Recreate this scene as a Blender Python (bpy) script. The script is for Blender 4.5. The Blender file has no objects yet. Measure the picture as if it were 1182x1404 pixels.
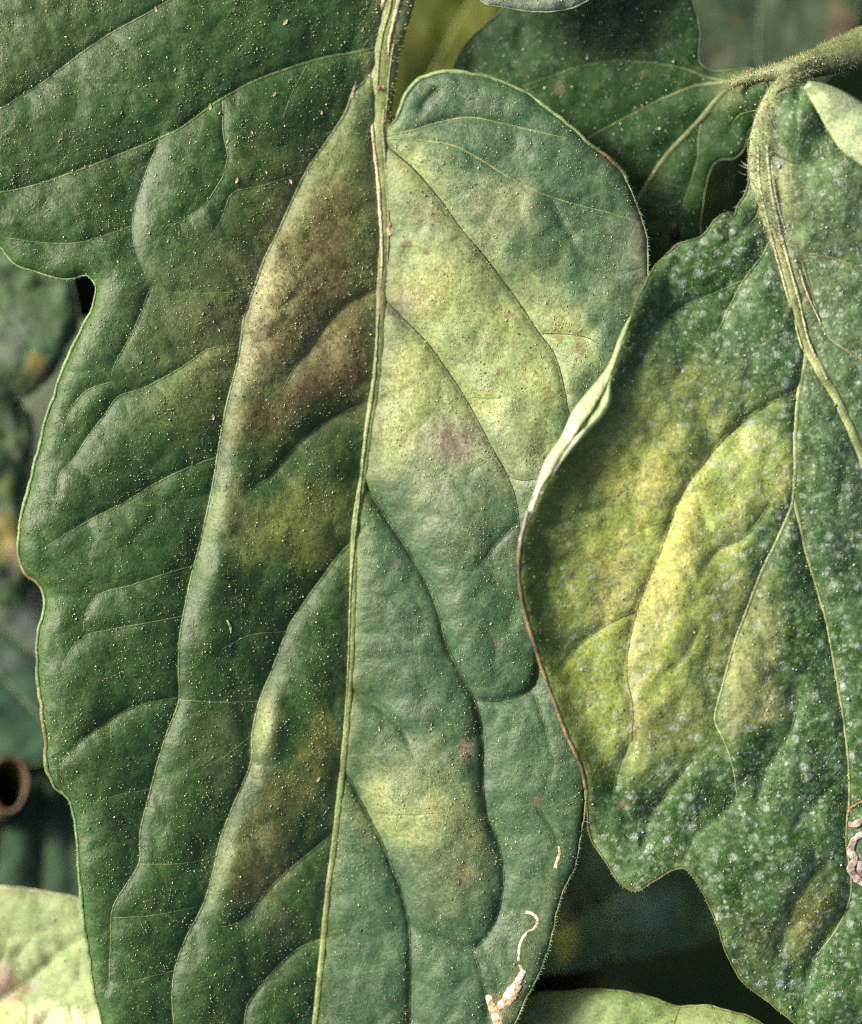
import bpy, math, random
import numpy as np
from mathutils import Vector

rng = np.random.default_rng(7)
random.seed(7)
SC = bpy.context.scene
COL = SC.collection

# ------------------------------------------------------------------ camera, sky, sun, exposure
U = 6e-5                       # metres to one unit of the leaf drawings (0.06 mm)
DIST = 4000.0                  # camera height above the plane of the sharp leaf, in units
CX, CY = 591.0, 702.0
cam = bpy.data.cameras.new('camera')
cam_ob = bpy.data.objects.new('camera', cam)
COL.objects.link(cam_ob)
cam_ob.location = (0, 0, DIST * U)
cam.sensor_fit = 'VERTICAL'
cam.sensor_height = 24
cam.lens = 12.0 / (702.0 / DIST)
cam.clip_start = 0.01
cam.clip_end = 200
cam.dof.use_dof = True
cam.dof.focus_distance = (DIST - 45) * U
cam.dof.aperture_fstop = (cam.lens / 1000.0) / (150 * U)
SC.camera = cam_ob

SUN_DIR = Vector((-0.76, 0.36, 0.54)).normalized()
el = math.asin(SUN_DIR.z)
az = math.atan2(SUN_DIR.x, SUN_DIR.y)          # clockwise from +Y
w = bpy.data.worlds.new('World')
SC.world = w
w.use_nodes = True
nt = w.node_tree
sky = nt.nodes.new('ShaderNodeTexSky')
sky.sky_type = 'NISHITA'
sky.sun_disc = False
sky.sun_elevation = el
sky.sun_rotation = az
sky.air_density = 0.55
sky.dust_density = 4.0
sky.ozone_density = 0.0
bg = nt.nodes['Background']
bg.inputs[1].default_value = 0.05
nt.links.new(sky.outputs[0], bg.inputs[0])
sun = bpy.data.lights.new('sun', 'SUN')
sun.energy = 1.5
sun.angle = math.radians(14)
sun.color = (1.0, 0.93, 0.76)
sun_ob = bpy.data.objects.new('sun', sun)
COL.objects.link(sun_ob)
sun_ob.rotation_euler = SUN_DIR.to_track_quat('Z', 'Y').to_euler()
sun_ob.location = SUN_DIR * 3
SC.view_settings.view_transform = 'Standard'
SC.view_settings.look = 'None'
SC.view_settings.gamma = 1.0
SC.view_settings.exposure = 1.92
SC.render.engine = 'CYCLES'
SC.cycles.use_denoising = False
SC.cycles.max_bounces = 6
SC.cycles.pixel_filter_type = 'BLACKMAN_HARRIS'
SC.cycles.filter_width = 1.2


# ------------------------------------------------------------------ helpers
def W(x, y, z=0.0):
    """drawing units -> metres, for a point at height z above the sharp leaf"""
    x, y, z = np.asarray(x, float), np.asarray(y, float), np.asarray(z, float)
    k = (DIST - z) / DIST * U
    return np.stack([(x - CX) * k, (CY - y) * k, z * U + 0 * x], -1)


def vnoise(x, y, cell, seed=0):
    r = np.random.default_rng(seed + 1000)
    n = 128
    lat = r.random((n, n))
    fx, fy = x / cell + 31.3, y / cell + 17.7
    ix, iy = np.floor(fx).astype(int), np.floor(fy).astype(int)
    tx, ty = fx - ix, fy - iy
    tx, ty = tx * tx * (3 - 2 * tx), ty * ty * (3 - 2 * ty)
    a = lat[ix % n, iy % n]; b = lat[(ix + 1) % n, iy % n]
    c = lat[ix % n, (iy + 1) % n]; d = lat[(ix + 1) % n, (iy + 1) % n]
    return (a * (1 - tx) + b * tx) * (1 - ty) + (c * (1 - tx) + d * tx) * ty


def fbm(x, y, cell, seed=0, octv=3):
    s, a, t = 0, 1.0, 0
    for o in range(octv):
        s = s + a * vnoise(x, y, cell / 2 ** o, seed + o * 13)
        t += a
        a *= 0.55
    return s / t


def cells(x, y, cell, seed):
    """F2 - F1 of a jittered grid, in cell sizes: 0 on the borders between cells"""
    r = np.random.default_rng(seed + 500)
    n = 64
    jx, jy = r.random((n, n)), r.random((n, n))
    x = x + cell * 0.7 * (fbm(x, y, cell * 1.3, seed + 1, 2) - 0.5); y = y + cell * 0.7 * (fbm(x, y, cell * 1.3, seed + 2, 2) - 0.5)
    u, v = x / cell + 20, y / cell + 20
    iu, iv = np.floor(u).astype(int), np.floor(v).astype(int)
    f1 = np.full(u.shape, 9.0); f2 = np.full(u.shape, 9.0)
    for a in (-1, 0, 1):
        for b in (-1, 0, 1):
            cu, cv = iu + a, iv + b
            d = np.hypot(cu + jx[cu % n, cv % n] - u, cv + jy[cu % n, cv % n] - v)
            f2 = np.where(d < f1, f1, np.minimum(f2, d)); f1 = np.minimum(f1, d)
    return f2 - f1


def crom(pts, step=4.0, closed=False):
    """Catmull-Rom through the points, sampled about every step units"""
    P = np.asarray(pts, float)
    n = len(P)
    out = []
    rngi = range(n if closed else n - 1)
    for i in rngi:
        p1, p2 = P[i], P[(i + 1) % n]
        p0 = P[(i - 1) % n] if closed or i > 0 else 2 * p1 - p2
        p3 = P[(i + 2) % n] if closed or i + 2 < n else 2 * p2 - p1
        L = np.linalg.norm((p2 - p1)[:2])
        m = max(2, int(L / step))
        # centripetal-like tangents keep notches from looping
        l0 = max(np.linalg.norm((p1 - p0)[:2]), 1e-6); l2 = max(np.linalg.norm((p3 - p2)[:2]), 1e-6)
        L = max(L, 1e-6)
        t1 = ((p1 - p0) / l0 * L + (p2 - p1) / L * l0) / (l0 + L) * L
        t2 = ((p2 - p1) / L * l2 + (p3 - p2) / l2 * L) / (l2 + L) * L
        t = np.linspace(0, 1, m, endpoint=False)[:, None]
        out.append((2 * t**3 - 3 * t**2 + 1) * p1 + (t**3 - 2 * t**2 + t) * t1 + (-2 * t**3 + 3 * t**2) * p2 + (t**3 - t**2) * t2)
    R = np.concatenate(out)
    if not closed:
        R = np.vstack([R, P[-1:]])
    return R


def seg_dist(px, py, line, closed=False):
    """distance, arc fraction, signed side and nearest point on a polyline"""
    A = line if closed else line[:-1]
    B = np.roll(line, -1, 0) if closed else line[1:]
    seglen = np.linalg.norm(B - A, axis=1)
    cum = np.concatenate([[0], np.cumsum(seglen)])
    best = np.full(px.shape, 1e18)
    tt = np.zeros(px.shape); side = np.zeros(px.shape)
    nx = np.zeros(px.shape); ny = np.zeros(px.shape)
    for i in range(len(A)):
        ax, ay = A[i]; dx, dy = B[i] - A[i]
        l2 = dx * dx + dy * dy + 1e-12
        t = np.clip(((px - ax) * dx + (py - ay) * dy) / l2, 0, 1)
        qx, qy = ax + t * dx, ay + t * dy
        d = (px - qx) ** 2 + (py - qy) ** 2
        m = d < best
        best = np.where(m, d, best)
        tt = np.where(m, cum[i] + t * seglen[i], tt)
        side = np.where(m, np.sign(dx * (py - ay) - dy * (px - ax)), side)
        nx = np.where(m, qx, nx); ny = np.where(m, qy, ny)
    return np.sqrt(best), tt / max(cum[-1], 1e-9), side, nx, ny


def inside(px, py, poly):
    r = np.zeros(px.shape, bool)
    x0, y0 = poly[-1]
    for x1, y1 in poly:
        if y0 != y1:
            c = ((y1 > py) != (y0 > py)) & (px < (x0 - x1) * (py - y1) / (y0 - y1) + x1)
            r ^= c
        x0, y0 = x1, y1
    return r


def make_mesh(name, V, F, C=None):
    """V (n,3) metres, F (m,k) indices, C (n,3) linear colour"""
    me = bpy.data.meshes.new(name)
    F = np.asarray(F, np.int32)
    k = F.shape[1]
    me.vertices.add(len(V)); me.loops.add(F.size); me.polygons.add(len(F))
    me.vertices.foreach_set('co', np.ascontiguousarray(V, np.float32).ravel())
    me.loops.foreach_set('vertex_index', F.ravel())
    me.polygons.foreach_set('loop_start', np.arange(0, F.size, k, dtype=np.int32))
    me.polygons.foreach_set('use_smooth', np.ones(len(F), bool))
    if C is not None:
        at = me.color_attributes.new('pigment_and_light', 'FLOAT_COLOR', 'POINT')
        c4 = np.ones((len(V), 4), np.float32); c4[:, :3] = np.clip(C, 0, 1)
        at.data.foreach_set('color', c4.ravel())
    me.update(calc_edges=True)
    me.validate()
    return me


def link(name, me, mat, parent=None):
    o = bpy.data.objects.new(name, me)
    COL.objects.link(o)
    if mat:
        me.materials.append(mat)
    if parent:
        o.parent = parent
    return o


def root(name, label, cat, loc, group=None):
    o = bpy.data.objects.new(name, None)
    COL.objects.link(o)
    o.location = loc
    o.empty_display_size = 0.003
    o['label'] = label; o['category'] = cat
    if group: o['group'] = group
    return o


def tube_arrays(P, R, C, n=8, flat=1.0):
    """P (m,3) units, R (m,), C (3,) or (m,3)"""
    P = np.asarray(P, float); R = np.asarray(R, float) * np.ones(len(P))
    T = np.gradient(P, axis=0)
    T /= np.linalg.norm(T, axis=1)[:, None] + 1e-9
    up = np.array([0, 0, 1.0])
    S = np.cross(T, up); S /= np.linalg.norm(S, axis=1)[:, None] + 1e-9
    N = np.cross(S, T)
    a = np.arange(n) * 2 * np.pi / n
    V = P[:, None, :] + R[:, None, None] * (np.cos(a)[None, :, None] * S[:, None, :] + flat * np.sin(a)[None, :, None] * N[:, None, :])
    m = len(P)
    i = np.arange(m - 1)[:, None] * n; j = np.arange(n)[None, :]
    F = np.stack([i + j, i + (j + 1) % n, i + n + (j + 1) % n, i + n + j], -1).reshape(-1, 4)
    C = np.asarray(C, float)
    if C.ndim == 1: C = np.tile(C, (m, 1))
    return V.reshape(-1, 3), F, np.repeat(C, n, 0)


def tube(name, P, R, C, mat, parent, n=8, flat=1.0, origin=(0, 0, 0), jitter=0.0):
    V, F, Cc = tube_arrays(P, R, C, n, flat)
    if jitter:
        k = fbm(V[:, 0] * 1.0, V[:, 1] * 1.0 + V[:, 2], 5, 5, 2) - 0.5
        V = V + jitter * k[:, None] * np.array([0.6, 0.6, 1.0])
    Vw = W(V[:, 0], V[:, 1], V[:, 2]) - np.asarray(origin)
    return link(name, make_mesh(name, Vw, F, Cc), mat, parent)


# ------------------------------------------------------------------ materials
def node(nt, t, **kw):
    n = nt.nodes.new(t)
    for k, v in kw.items(): setattr(n, k, v)
    return n


def leaf_material(name, rough=0.48, spec=0.5, fine=0.35, pits=0.5, mildew=0.0, bump=0.5, transl=0.12, scale=1.0, net=0.0):
    m = bpy.data.materials.new(name)
    m.use_nodes = True
    nt = m.node_tree
    L = nt.links.new
    bs = nt.nodes['Principled BSDF']
    out = nt.nodes['Material Output']
    at = node(nt, 'ShaderNodeAttribute', attribute_name='pigment_and_light')
    tc = node(nt, 'ShaderNodeTexCoord')

    def noise(px, detail=2.0, rough_=0.6):
        n = node(nt, 'ShaderNodeTexNoise')
        n.inputs['Scale'].default_value = 1.0 / (px * U * scale)
        n.inputs['Detail'].default_value = detail
        n.inputs['Roughness'].default_value = rough_
        L(tc.outputs['Object'], n.inputs['Vector'])
        return n

    def rng_(src, a, b, c, d):
        r = node(nt, 'ShaderNodeMapRange')
        r.inputs[1].default_value, r.inputs[2].default_value, r.inputs[3].default_value, r.inputs[4].default_value = a, b, c, d
        L(src, r.inputs[0])
        return r.outputs[0]

    def mul(a, b):
        x = node(nt, 'ShaderNodeMath', operation='MULTIPLY')
        L(a, x.inputs[0])
        if isinstance(b, float): x.inputs[1].default_value = b
        else: L(b, x.inputs[1])
        return x.outputs[0]

    def mix(fac, a, b):
        x = node(nt, 'ShaderNodeMix', data_type='RGBA')
        if isinstance(fac, float): x.inputs[0].default_value = fac
        else: L(fac, x.inputs[0])
        for s, v in ((6, a), (7, b)):
            if isinstance(v, tuple): x.inputs[s].default_value = (*v, 1)
            else: L(v, x.inputs[s])
        return x.outputs[2]

    n1 = noise(4.5, 2.5, 0.7)
    n2 = noise(38, 3.0)
    f1 = rng_(n1.outputs[0], 0.3, 0.7, 1 - fine, 1 + fine)
    f2 = rng_(n2.outputs[0], 0.3, 0.7, 0.86, 1.14)
    f = mul(f1, f2)
    sc = node(nt, 'ShaderNodeVectorMath', operation='SCALE')
    L(at.outputs['Color'], sc.inputs[0]); L(f, sc.inputs['Scale'])
    col = sc.outputs[0]
    # slight hue wander: yellower and bluer cells
    n3 = noise(14, 2.0)
    hs = node(nt, 'ShaderNodeHueSaturation')
    L(col, hs.inputs['Color'])
    L(rng_(n3.outputs[0], 0.3, 0.7, 0.485, 0.515), hs.inputs['Hue'])
    col = hs.outputs[0]
    if pits > 0:
        vo = node(nt, 'ShaderNodeTexVoronoi')
        vo.inputs['Scale'].default_value = 1.0 / (8.5 * U * scale)
        L(tc.outputs['Object'], vo.inputs['Vector'])
        sep = node(nt, 'ShaderNodeSeparateColor'); L(vo.outputs['Color'], sep.inputs[0])
        th = rng_(sep.outputs[0], 0.25, 1.0, 0.0, 0.24)       # cell decides the size of its pit, many have none
        ad = node(nt, 'ShaderNodeMath', operation='SUBTRACT'); L(th, ad.inputs[0]); L(vo.outputs['Distance'], ad.inputs[1])
        msk = rng_(ad.outputs[0], -0.03, 0.05, 0.0, pits)
        col = mix(msk, col, (0.012, 0.012, 0.008))
    hgt = n1.outputs[0]
    net_h = None
    if net > 0:
        wn0 = noise(26, 2.0)
        wv0 = node(nt, 'ShaderNodeVectorMath', operation='MULTIPLY_ADD')
        L(wn0.outputs['Color'], wv0.inputs[0]); wv0.inputs[1].default_value = (22 * U,) * 3; L(tc.outputs['Object'], wv0.inputs[2])
        for cell, k in ((24, 1.0),):
            vn = node(nt, 'ShaderNodeTexVoronoi', feature='DISTANCE_TO_EDGE')
            vn.inputs['Scale'].default_value = 1.0 / (cell * U)
            L(wv0.outputs[0], vn.inputs['Vector'])
            e = rng_(vn.outputs['Distance'], 0.0, 0.08, k, 0.0)
            if net_h is None: net_h = e
            else:
                mx = node(nt, 'ShaderNodeMath', operation='MAXIMUM'); L(net_h, mx.inputs[0]); L(e, mx.inputs[1]); net_h = mx.outputs[0]
        dk = node(nt, 'ShaderNodeVectorMath', operation='SCALE'); L(col, dk.inputs[0]); dk.inputs['Scale'].default_value = 0.72
        col = mix(mul(net_h, net), col, dk.outputs[0])
    if mildew > 0:
        am = node(nt, 'ShaderNodeAttribute', attribute_name='mildew')
        wn = noise(9, 2.0)
        wv = node(nt, 'ShaderNodeVectorMath', operation='MULTIPLY_ADD')
        L(wn.outputs['Color'], wv.inputs[0]); wv.inputs[1].default_value = (9 * U,) * 3; L(tc.outputs['Object'], wv.inputs[2])
        tot = None
        for cell, lo, soft in ((13.5, 0.62, 0.34), (7.5, 0.52, 0.32)):
            vo = node(nt, 'ShaderNodeTexVoronoi'); vo.inputs['Scale'].default_value = 1.0 / (cell * U)
            L(wv.outputs[0], vo.inputs['Vector'])
            sep = node(nt, 'ShaderNodeSeparateColor'); L(vo.outputs['Color'], sep.inputs[0])
            th = rng_(sep.outputs[1], 0.5 if cell > 10 else 0.2, 1.0, 0.0, lo)
            ad = node(nt, 'ShaderNodeMath', operation='SUBTRACT'); L(th, ad.inputs[0]); L(vo.outputs['Distance'], ad.inputs[1])
            ms = rng_(ad.outputs[0], -0.05, soft, 0.0, 0.62)
            if tot is None: tot = ms
            else:
                mx = node(nt, 'ShaderNodeMath', operation='MAXIMUM'); L(tot, mx.inputs[0]); L(ms, mx.inputs[1]); tot = mx.outputs[0]
        g = noise(3.2, 1.0)
        tot = mul(tot, rng_(g.outputs[0], 0.35, 0.65, 0.35, 1.0))
        tot = mul(mul(tot, am.outputs['Fac']), mildew)
        dn = noise(8.5, 3.0, 0.65)
        dust = mul(mul(rng_(dn.outputs[0], 0.48, 0.70, 0.0, 0.36), am.outputs['Fac']), mildew)
        col = mix(dust, col, (0.34, 0.45, 0.30))
        haze_n = noise(45, 3.0)
        film = mul(mul(rng_(haze_n.outputs[0], 0.38, 0.75, 0.0, 0.24), am.outputs['Fac']), mildew)
        col = mix(film, col, (0.20, 0.33, 0.16))
        col = mix(tot, col, (0.55, 0.64, 0.56))
        a2 = node(nt, 'ShaderNodeMath', operation='MULTIPLY_ADD'); L(tot, a2.inputs[0]); a2.inputs[1].default_value = 1.2; L(n1.outputs[0], a2.inputs[2])
        hgt = a2.outputs[0]
    L(col, bs.inputs['Base Color'])
    L(rng_(n2.outputs[0], 0.3, 0.7, rough - 0.05, rough + 0.07), bs.inputs['Roughness'])
    bs.inputs['Specular IOR Level'].default_value = spec
    b = node(nt, 'ShaderNodeBump')
    b.inputs['Strength'].default_value = bump
    b.inputs['Distance'].default_value = 2.2 * U
    L(hgt, b.inputs['Height'])
    n4 = noise(16, 2.0)
    b2 = node(nt, 'ShaderNodeBump')
    b2.inputs['Strength'].default_value = bump * 0.4
    b2.inputs['Distance'].default_value = 5 * U
    L(n4.outputs[0], b2.inputs['Height']); L(b.outputs[0], b2.inputs['Normal'])
    if net_h is not None:
        b3 = node(nt, 'ShaderNodeBump', invert=True)
        b3.inputs['Strength'].default_value = 0.07
        b3.inputs['Distance'].default_value = 3.5 * U
        L(net_h, b3.inputs['Height']); L(b2.outputs[0], b3.inputs['Normal']); b2 = b3
    L(b2.outputs[0], bs.inputs['Normal'])
    if transl > 0:
        tr = node(nt, 'ShaderNodeBsdfTranslucent')
        L(col, tr.inputs['Color'])
        ms = node(nt, 'ShaderNodeMixShader'); ms.inputs[0].default_value = transl
        L(bs.outputs[0], ms.inputs[1]); L(tr.outputs[0], ms.inputs[2]); L(ms.outputs[0], out.inputs['Surface'])
    return m


M_MAIN = leaf_material('leaf_green', rough=0.48, spec=0.45, fine=0.38, pits=0.4, bump=0.45)
M_MILD = leaf_material('leaf_mildewed', rough=0.5, spec=0.25, fine=0.42, pits=0.35, mildew=1.0, bump=0.55)
M_BACK = leaf_material('leaf_lower', rough=0.55, spec=0.2, fine=0.3, pits=0.4, mildew=0.6, bump=0.5)
M_FAR = leaf_material('leaf_shaded', rough=0.6, spec=0.12, fine=0.2, pits=0.0, bump=0.3)
M_VEIN = leaf_material('vein_tissue', rough=0.45, spec=0.5, fine=0.35, pits=0.25, bump=0.5, transl=0.0)
M_DRY = leaf_material('dry_tissue', rough=0.75, spec=0.3, fine=0.55, pits=0.0, bump=1.0, transl=0.0)
M_GLAND = leaf_material('gland_hair', rough=0.3, spec=0.6, fine=0.1, pits=0.0, bump=0.0, transl=0.0)
M_HAIR = leaf_material('white_hair', rough=0.4, spec=0.5, fine=0.1, pits=0.0, bump=0.0, transl=0.2)


# ------------------------------------------------------------------ leaf builder
class Leaf:
    def __init__(self, outline, veins, base, step=3.0, edge=(8, 6), puff=None, seed=1, wob=(6, 140), vscale=1.0, pucker=0.0):
        """outline: drawing points; veins: dicts; base(x, y, d_edge) -> height"""
        self.out = crom(outline, 4.0, True)
        # small unevenness of the margin
        P = self.out
        t = np.gradient(P, axis=0); nn = np.stack([t[:, 1], -t[:, 0]], 1); nn /= np.linalg.norm(nn, axis=1)[:, None] + 1e-9
        s = np.arange(len(P)) * 4.0
        self.out = P + nn * ((vnoise(s, s * 0, 11, seed) - 0.5) * 2.2 + (vnoise(s, s * 0, 40, seed + 5) - 0.5) * 3.0)[:, None]
        self.veins = veins
        lo, hi = self.out.min(0) - 3 * step, self.out.max(0) + 3 * step
        self.lo, self.step = lo, step
        nx = int((hi[0] - lo[0]) / step) + 2; ny = int((hi[1] - lo[1]) / step) + 2
        gx, gy = np.meshgrid(lo[0] + np.arange(nx) * step, lo[1] + np.arange(ny) * step, indexing='ij')
        ins = inside(gx, gy, self.out)
        cell_in = (ins[:-1, :-1].astype(int) + ins[1:, :-1] + ins[:-1, 1:] + ins[1:, 1:]) >= 2
        used = np.zeros_like(ins)
        used[:-1, :-1] |= cell_in; used[1:, :-1] |= cell_in; used[:-1, 1:] |= cell_in; used[1:, 1:] |= cell_in
        # border vertices slide onto the margin
        border = np.zeros_like(ins)
        b = np.zeros((nx + 1, ny + 1), bool); b[1:-1, 1:-1] = cell_in[:, :] if False else np.pad(cell_in, ((0, 0), (0, 0)))[:nx - 1, :ny - 1]
        full = b[:-1, :-1] & b[1:, :-1] & b[:-1, 1:] & b[1:, 1:]
        border = used & ~full[:nx, :ny]
        bi = np.nonzero(border)
        # distance to the margin: exact near it, coarse elsewhere
        cx, cy = gx[::4, ::4], gy[::4, ::4]
        od = self.out[::2]
        dc = np.full(cx.shape, 1e9)
        for i in range(0, len(od), 1):
            dc = np.minimum(dc, (cx - od[i, 0]) ** 2 + (cy - od[i, 1]) ** 2)
        dc = np.sqrt(dc)
        dfull = np.repeat(np.repeat(dc, 4, 0), 4, 1)[:nx, :ny]
        near = (dfull < 60 + 6 * step)
        ed = dfull.copy()
        ni = np.nonzero(near)
        A = self.out
        # chunked point-to-point search then local segment refinement
        px, py = gx[ni], gy[ni]
        best = np.full(px.shape, 1e18); bidx = np.zeros(px.shape, int)
        for c0 in range(0, len(px), 4000):
            sl = slice(c0, c0 + 4000)
            d2 = (px[sl, None] - A[None, :, 0]) ** 2 + (py[sl, None] - A[None, :, 1]) ** 2
            k = d2.argmin(1); bidx[sl] = k; best[sl] = d2[np.arange(len(k)), k]
        qx, qy = A[bidx, 0].copy(), A[bidx, 1].copy()
        for off in (-1, 0):
            a = A[(bidx + off) % len(A)]; c = A[(bidx + off + 1) % len(A)]
            d = c - a
            t = np.clip(((px - a[:, 0]) * d[:, 0] + (py - a[:, 1]) * d[:, 1]) / ((d ** 2).sum(1) + 1e-9), 0, 1)
            rx, ry = a[:, 0] + t * d[:, 0], a[:, 1] + t * d[:, 1]
            d2 = (px - rx) ** 2 + (py - ry) ** 2
            m = d2 < best
            best = np.where(m, d2, best); qx = np.where(m, rx, qx); qy = np.where(m, ry, qy)
        ed[ni] = np.sqrt(best)
        ed[~ins] = 0
        QX, QY = gx.copy(), gy.copy()
        QX[ni] = qx; QY[ni] = qy
        X, Y = gx.copy(), gy.copy()
        X[bi] = QX[bi]; Y[bi] = QY[bi]
        ed2 = ed.copy(); ed2[bi] = 0
        # heights
        F = np.zeros_like(gx)
        for v in veins:
            line = crom(v['p'], 6.0)
            v['line'] = line
            dep, wl, wr, cr = v.get('dep', 8.0) * vscale, v.get('wl', 25.0), v.get('wr', 25.0), v.get('cr', 3.0)
            if dep == 0 and cr == 0: continue
            mrg = 4.0 * max(wl, wr)
            l0, h0 = line.min(0) - mrg, line.max(0) + mrg
            i0, j0 = np.maximum(((l0 - lo) / step).astype(int), 0)
            i1, j1 = ((h0 - lo) / step).astype(int) + 1
            if i1 <= 0 or j1 <= 0: continue
            sx, sy = X[i0:i1, j0:j1], Y[i0:i1, j0:j1]
            if sx.size == 0: continue
            d, t, side, _, _ = seg_dist(sx, sy, line[::2] if len(line) > 8 else line)
            tap = np.interp(t, [0, 0.08, 0.75, 1], [v.get('t0', 0.8), 1, 0.85, v.get('t1', 0.25)])
            ww = np.where(side > 0, wl, wr)
            f = dep * tap * np.exp(-d / ww) + cr * tap * np.exp(-(d / 4.5) ** 2)
            F[i0:i1, j0:j1] += f ** 3
        F = F ** (1 / 3.)
        Z = base(X, Y, ed2) - F
        if edge[0]:
            Z = Z - edge[0] * np.exp(-ed2 / edge[1])
        Z = Z + wob[0] * 2 * (fbm(X, Y, wob[1], seed + 3, 3) - 0.5)
        Z = Z + 2.2 * (fbm(X, Y, 22, seed + 9, 2) - 0.5)
        if pucker:
            Z = Z + pucker * (2.6 * sm(0, 0.55, cells(X, Y, 58, seed)) + 1.0 * sm(0, 0.5, cells(X, Y, 25, seed + 4)))
        if puff is not None: Z = Z + puff(X, Y)
        self.X, self.Y, self.Z, self.ed, self.used, self.cell, self.F = X, Y, Z, ed2, used, cell_in, F
        self.gx, self.gy = gx, gy

    def z(self, x, y):
        fx = np.clip((np.asarray(x, float) - self.lo[0]) / self.step, 0, self.Z.shape[0] - 1.01)
        fy = np.clip((np.asarray(y, float) - self.lo[1]) / self.step, 0, self.Z.shape[1] - 1.01)
        i, j = fx.astype(int), fy.astype(int)
        a, b = fx - i, fy - j
        Z = self.Z
        return (Z[i, j] * (1 - a) + Z[i + 1, j] * a) * (1 - b) + (Z[i, j + 1] * (1 - a) + Z[i + 1, j + 1] * a) * b

    def build(self, parent, mat, colour, mildew=None, thick=3.0):
        org = np.array(parent.location)
        idx = -np.ones(self.used.shape, np.int64)
        u = np.nonzero(self.used)
        idx[u] = np.arange(len(u[0]))
        x, y, z = self.X[u], self.Y[u], self.Z[u]
        C = colour(x, y, self.ed[u])
        c = np.nonzero(self.cell)
        i, j = c
        Fq = np.stack([idx[i, j], idx[i, j + 1], idx[i + 1, j + 1], idx[i + 1, j]], -1)
        me = make_mesh('blade', W(x, y, z) - org, Fq, C)
        if mildew is not None:
            a = me.attributes.new('mildew', 'FLOAT', 'POINT')
            a.data.foreach_set('value', np.ascontiguousarray(mildew(x, y), np.float32))
        ob = link('blade', me, mat, parent)
        s = ob.modifiers.new('thickness', 'SOLIDIFY'); s.thickness = thick * U; s.offset = -1
        self.parent, self.org = parent, org
        return ob

    def add_veins(self, default=(0.09, 0.13, 0.045)):
        for v in self.veins:
            if not v.get('tube', True): continue
            line = v['line']
            r0, r1 = v.get('r', (2.6, 1.0))
            t = np.linspace(0, 1, len(line))
            R = r0 + (r1 - r0) * t
            R = R * (0.85 + 0.3 * vnoise(line[:, 0], line[:, 1], 14, 3))
            zz = self.z(line[:, 0], line[:, 1])
            C = np.array(v.get('c', default)) * (0.8 + 0.4 * vnoise(line[:, 0], line[:, 1], 12, 8))[:, None]
            tube('vein', np.column_stack([line, zz + R * v.get('lift', -0.12)]), R * v.get('rs', 0.85), C, M_VEIN, self.parent, 8, 0.55, self.org)

    def add_margin(self, r, colour, a=0, b=None, zoff=0.0):
        P = self.out[a:b] if (a or b) else np.vstack([self.out, self.out[:1]])
        s = np.arange(len(P)) * 4.0
        R = r(P[:, 0], P[:, 1]) * (0.45 + 1.0 * fbm(s, s * 0, 34, 2, 3))
        C = colour(P[:, 0], P[:, 1]) * (0.4 + 1.1 * fbm(s, s * 0, 30, 4, 3))[:, None]
        zz = self.z(P[:, 0], P[:, 1])
        # height read a little inside, where the grid is whole
        return tube('margin', np.column_stack([P, zz + zoff]), R, C, M_VEIN, self.parent, 6, 1.0, self.org)

    def add_glands(self, n, colour=(0.5, 0.52, 0.28), rad=(0.6, 1.3), weight=None, lift=0.6):
        u = np.nonzero(self.used & (self.ed > 3))
        p = None
        if weight is not None:
            ww = weight(self.X[u], self.Y[u]); p = ww / ww.sum()
        k = rng.choice(len(u[0]), n, p=p)
        x = self.X[u][k] + rng.uniform(-1.5, 1.5, n); y = self.Y[u][k] + rng.uniform(-1.5, 1.5, n)
        m = (x > -60) & (x < 1240) & (y > -60) & (y < 1460)
        x, y = x[m], y[m]; n = len(x)
        z = self.z(x, y)
        r = rng.uniform(rad[0], rad[1], n) * (1 + 0.7 * (rng.random(n) > 0.93))
        blobs('gland_hairs', x, y, z + lift * r, r, colour, self.parent, self.org, M_GLAND)


OCT = np.array([[1, 0, 0], [-1, 0, 0], [0, 1, 0], [0, -1, 0], [0, 0, 1], [0, 0, -1]], float)
OCF = np.array([[0, 2, 4], [2, 1, 4], [1, 3, 4], [3, 0, 4], [2, 0, 5], [1, 2, 5], [3, 1, 5], [0, 3, 5]])


def blobs(name, x, y, z, r, colour, parent, org, mat):
    n = len(x)
    rot = rng.uniform(0, 6.28, n); st = rng.uniform(0.7, 1.5, n)
    O = OCT[None] * np.stack([r * st, r / st, r], -1)[:, None, :]
    c, s = np.cos(rot)[:, None], np.sin(rot)[:, None]
    ox = O[..., 0] * c - O[..., 1] * s; oy = O[..., 0] * s + O[..., 1] * c
    V = W((x[:, None] + ox).ravel(), (y[:, None] + oy).ravel(), (z[:, None] + O[..., 2]).ravel()) - np.asarray(org)
    F = (OCF[None] + np.arange(n)[:, None, None] * 6).reshape(-1, 3)
    C = np.asarray(colour)[None] * (0.35 + 1.5 * rng.random((n, 1)) ** 1.6) * np.stack([np.ones(n), rng.uniform(0.9, 1.05, n), rng.uniform(0.7, 1.4, n)], -1)
    o = link(name, make_mesh(name, V, F, np.repeat(C, 6, 0)), mat, parent)
    o['kind'] = 'stuff'
    return o


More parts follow.
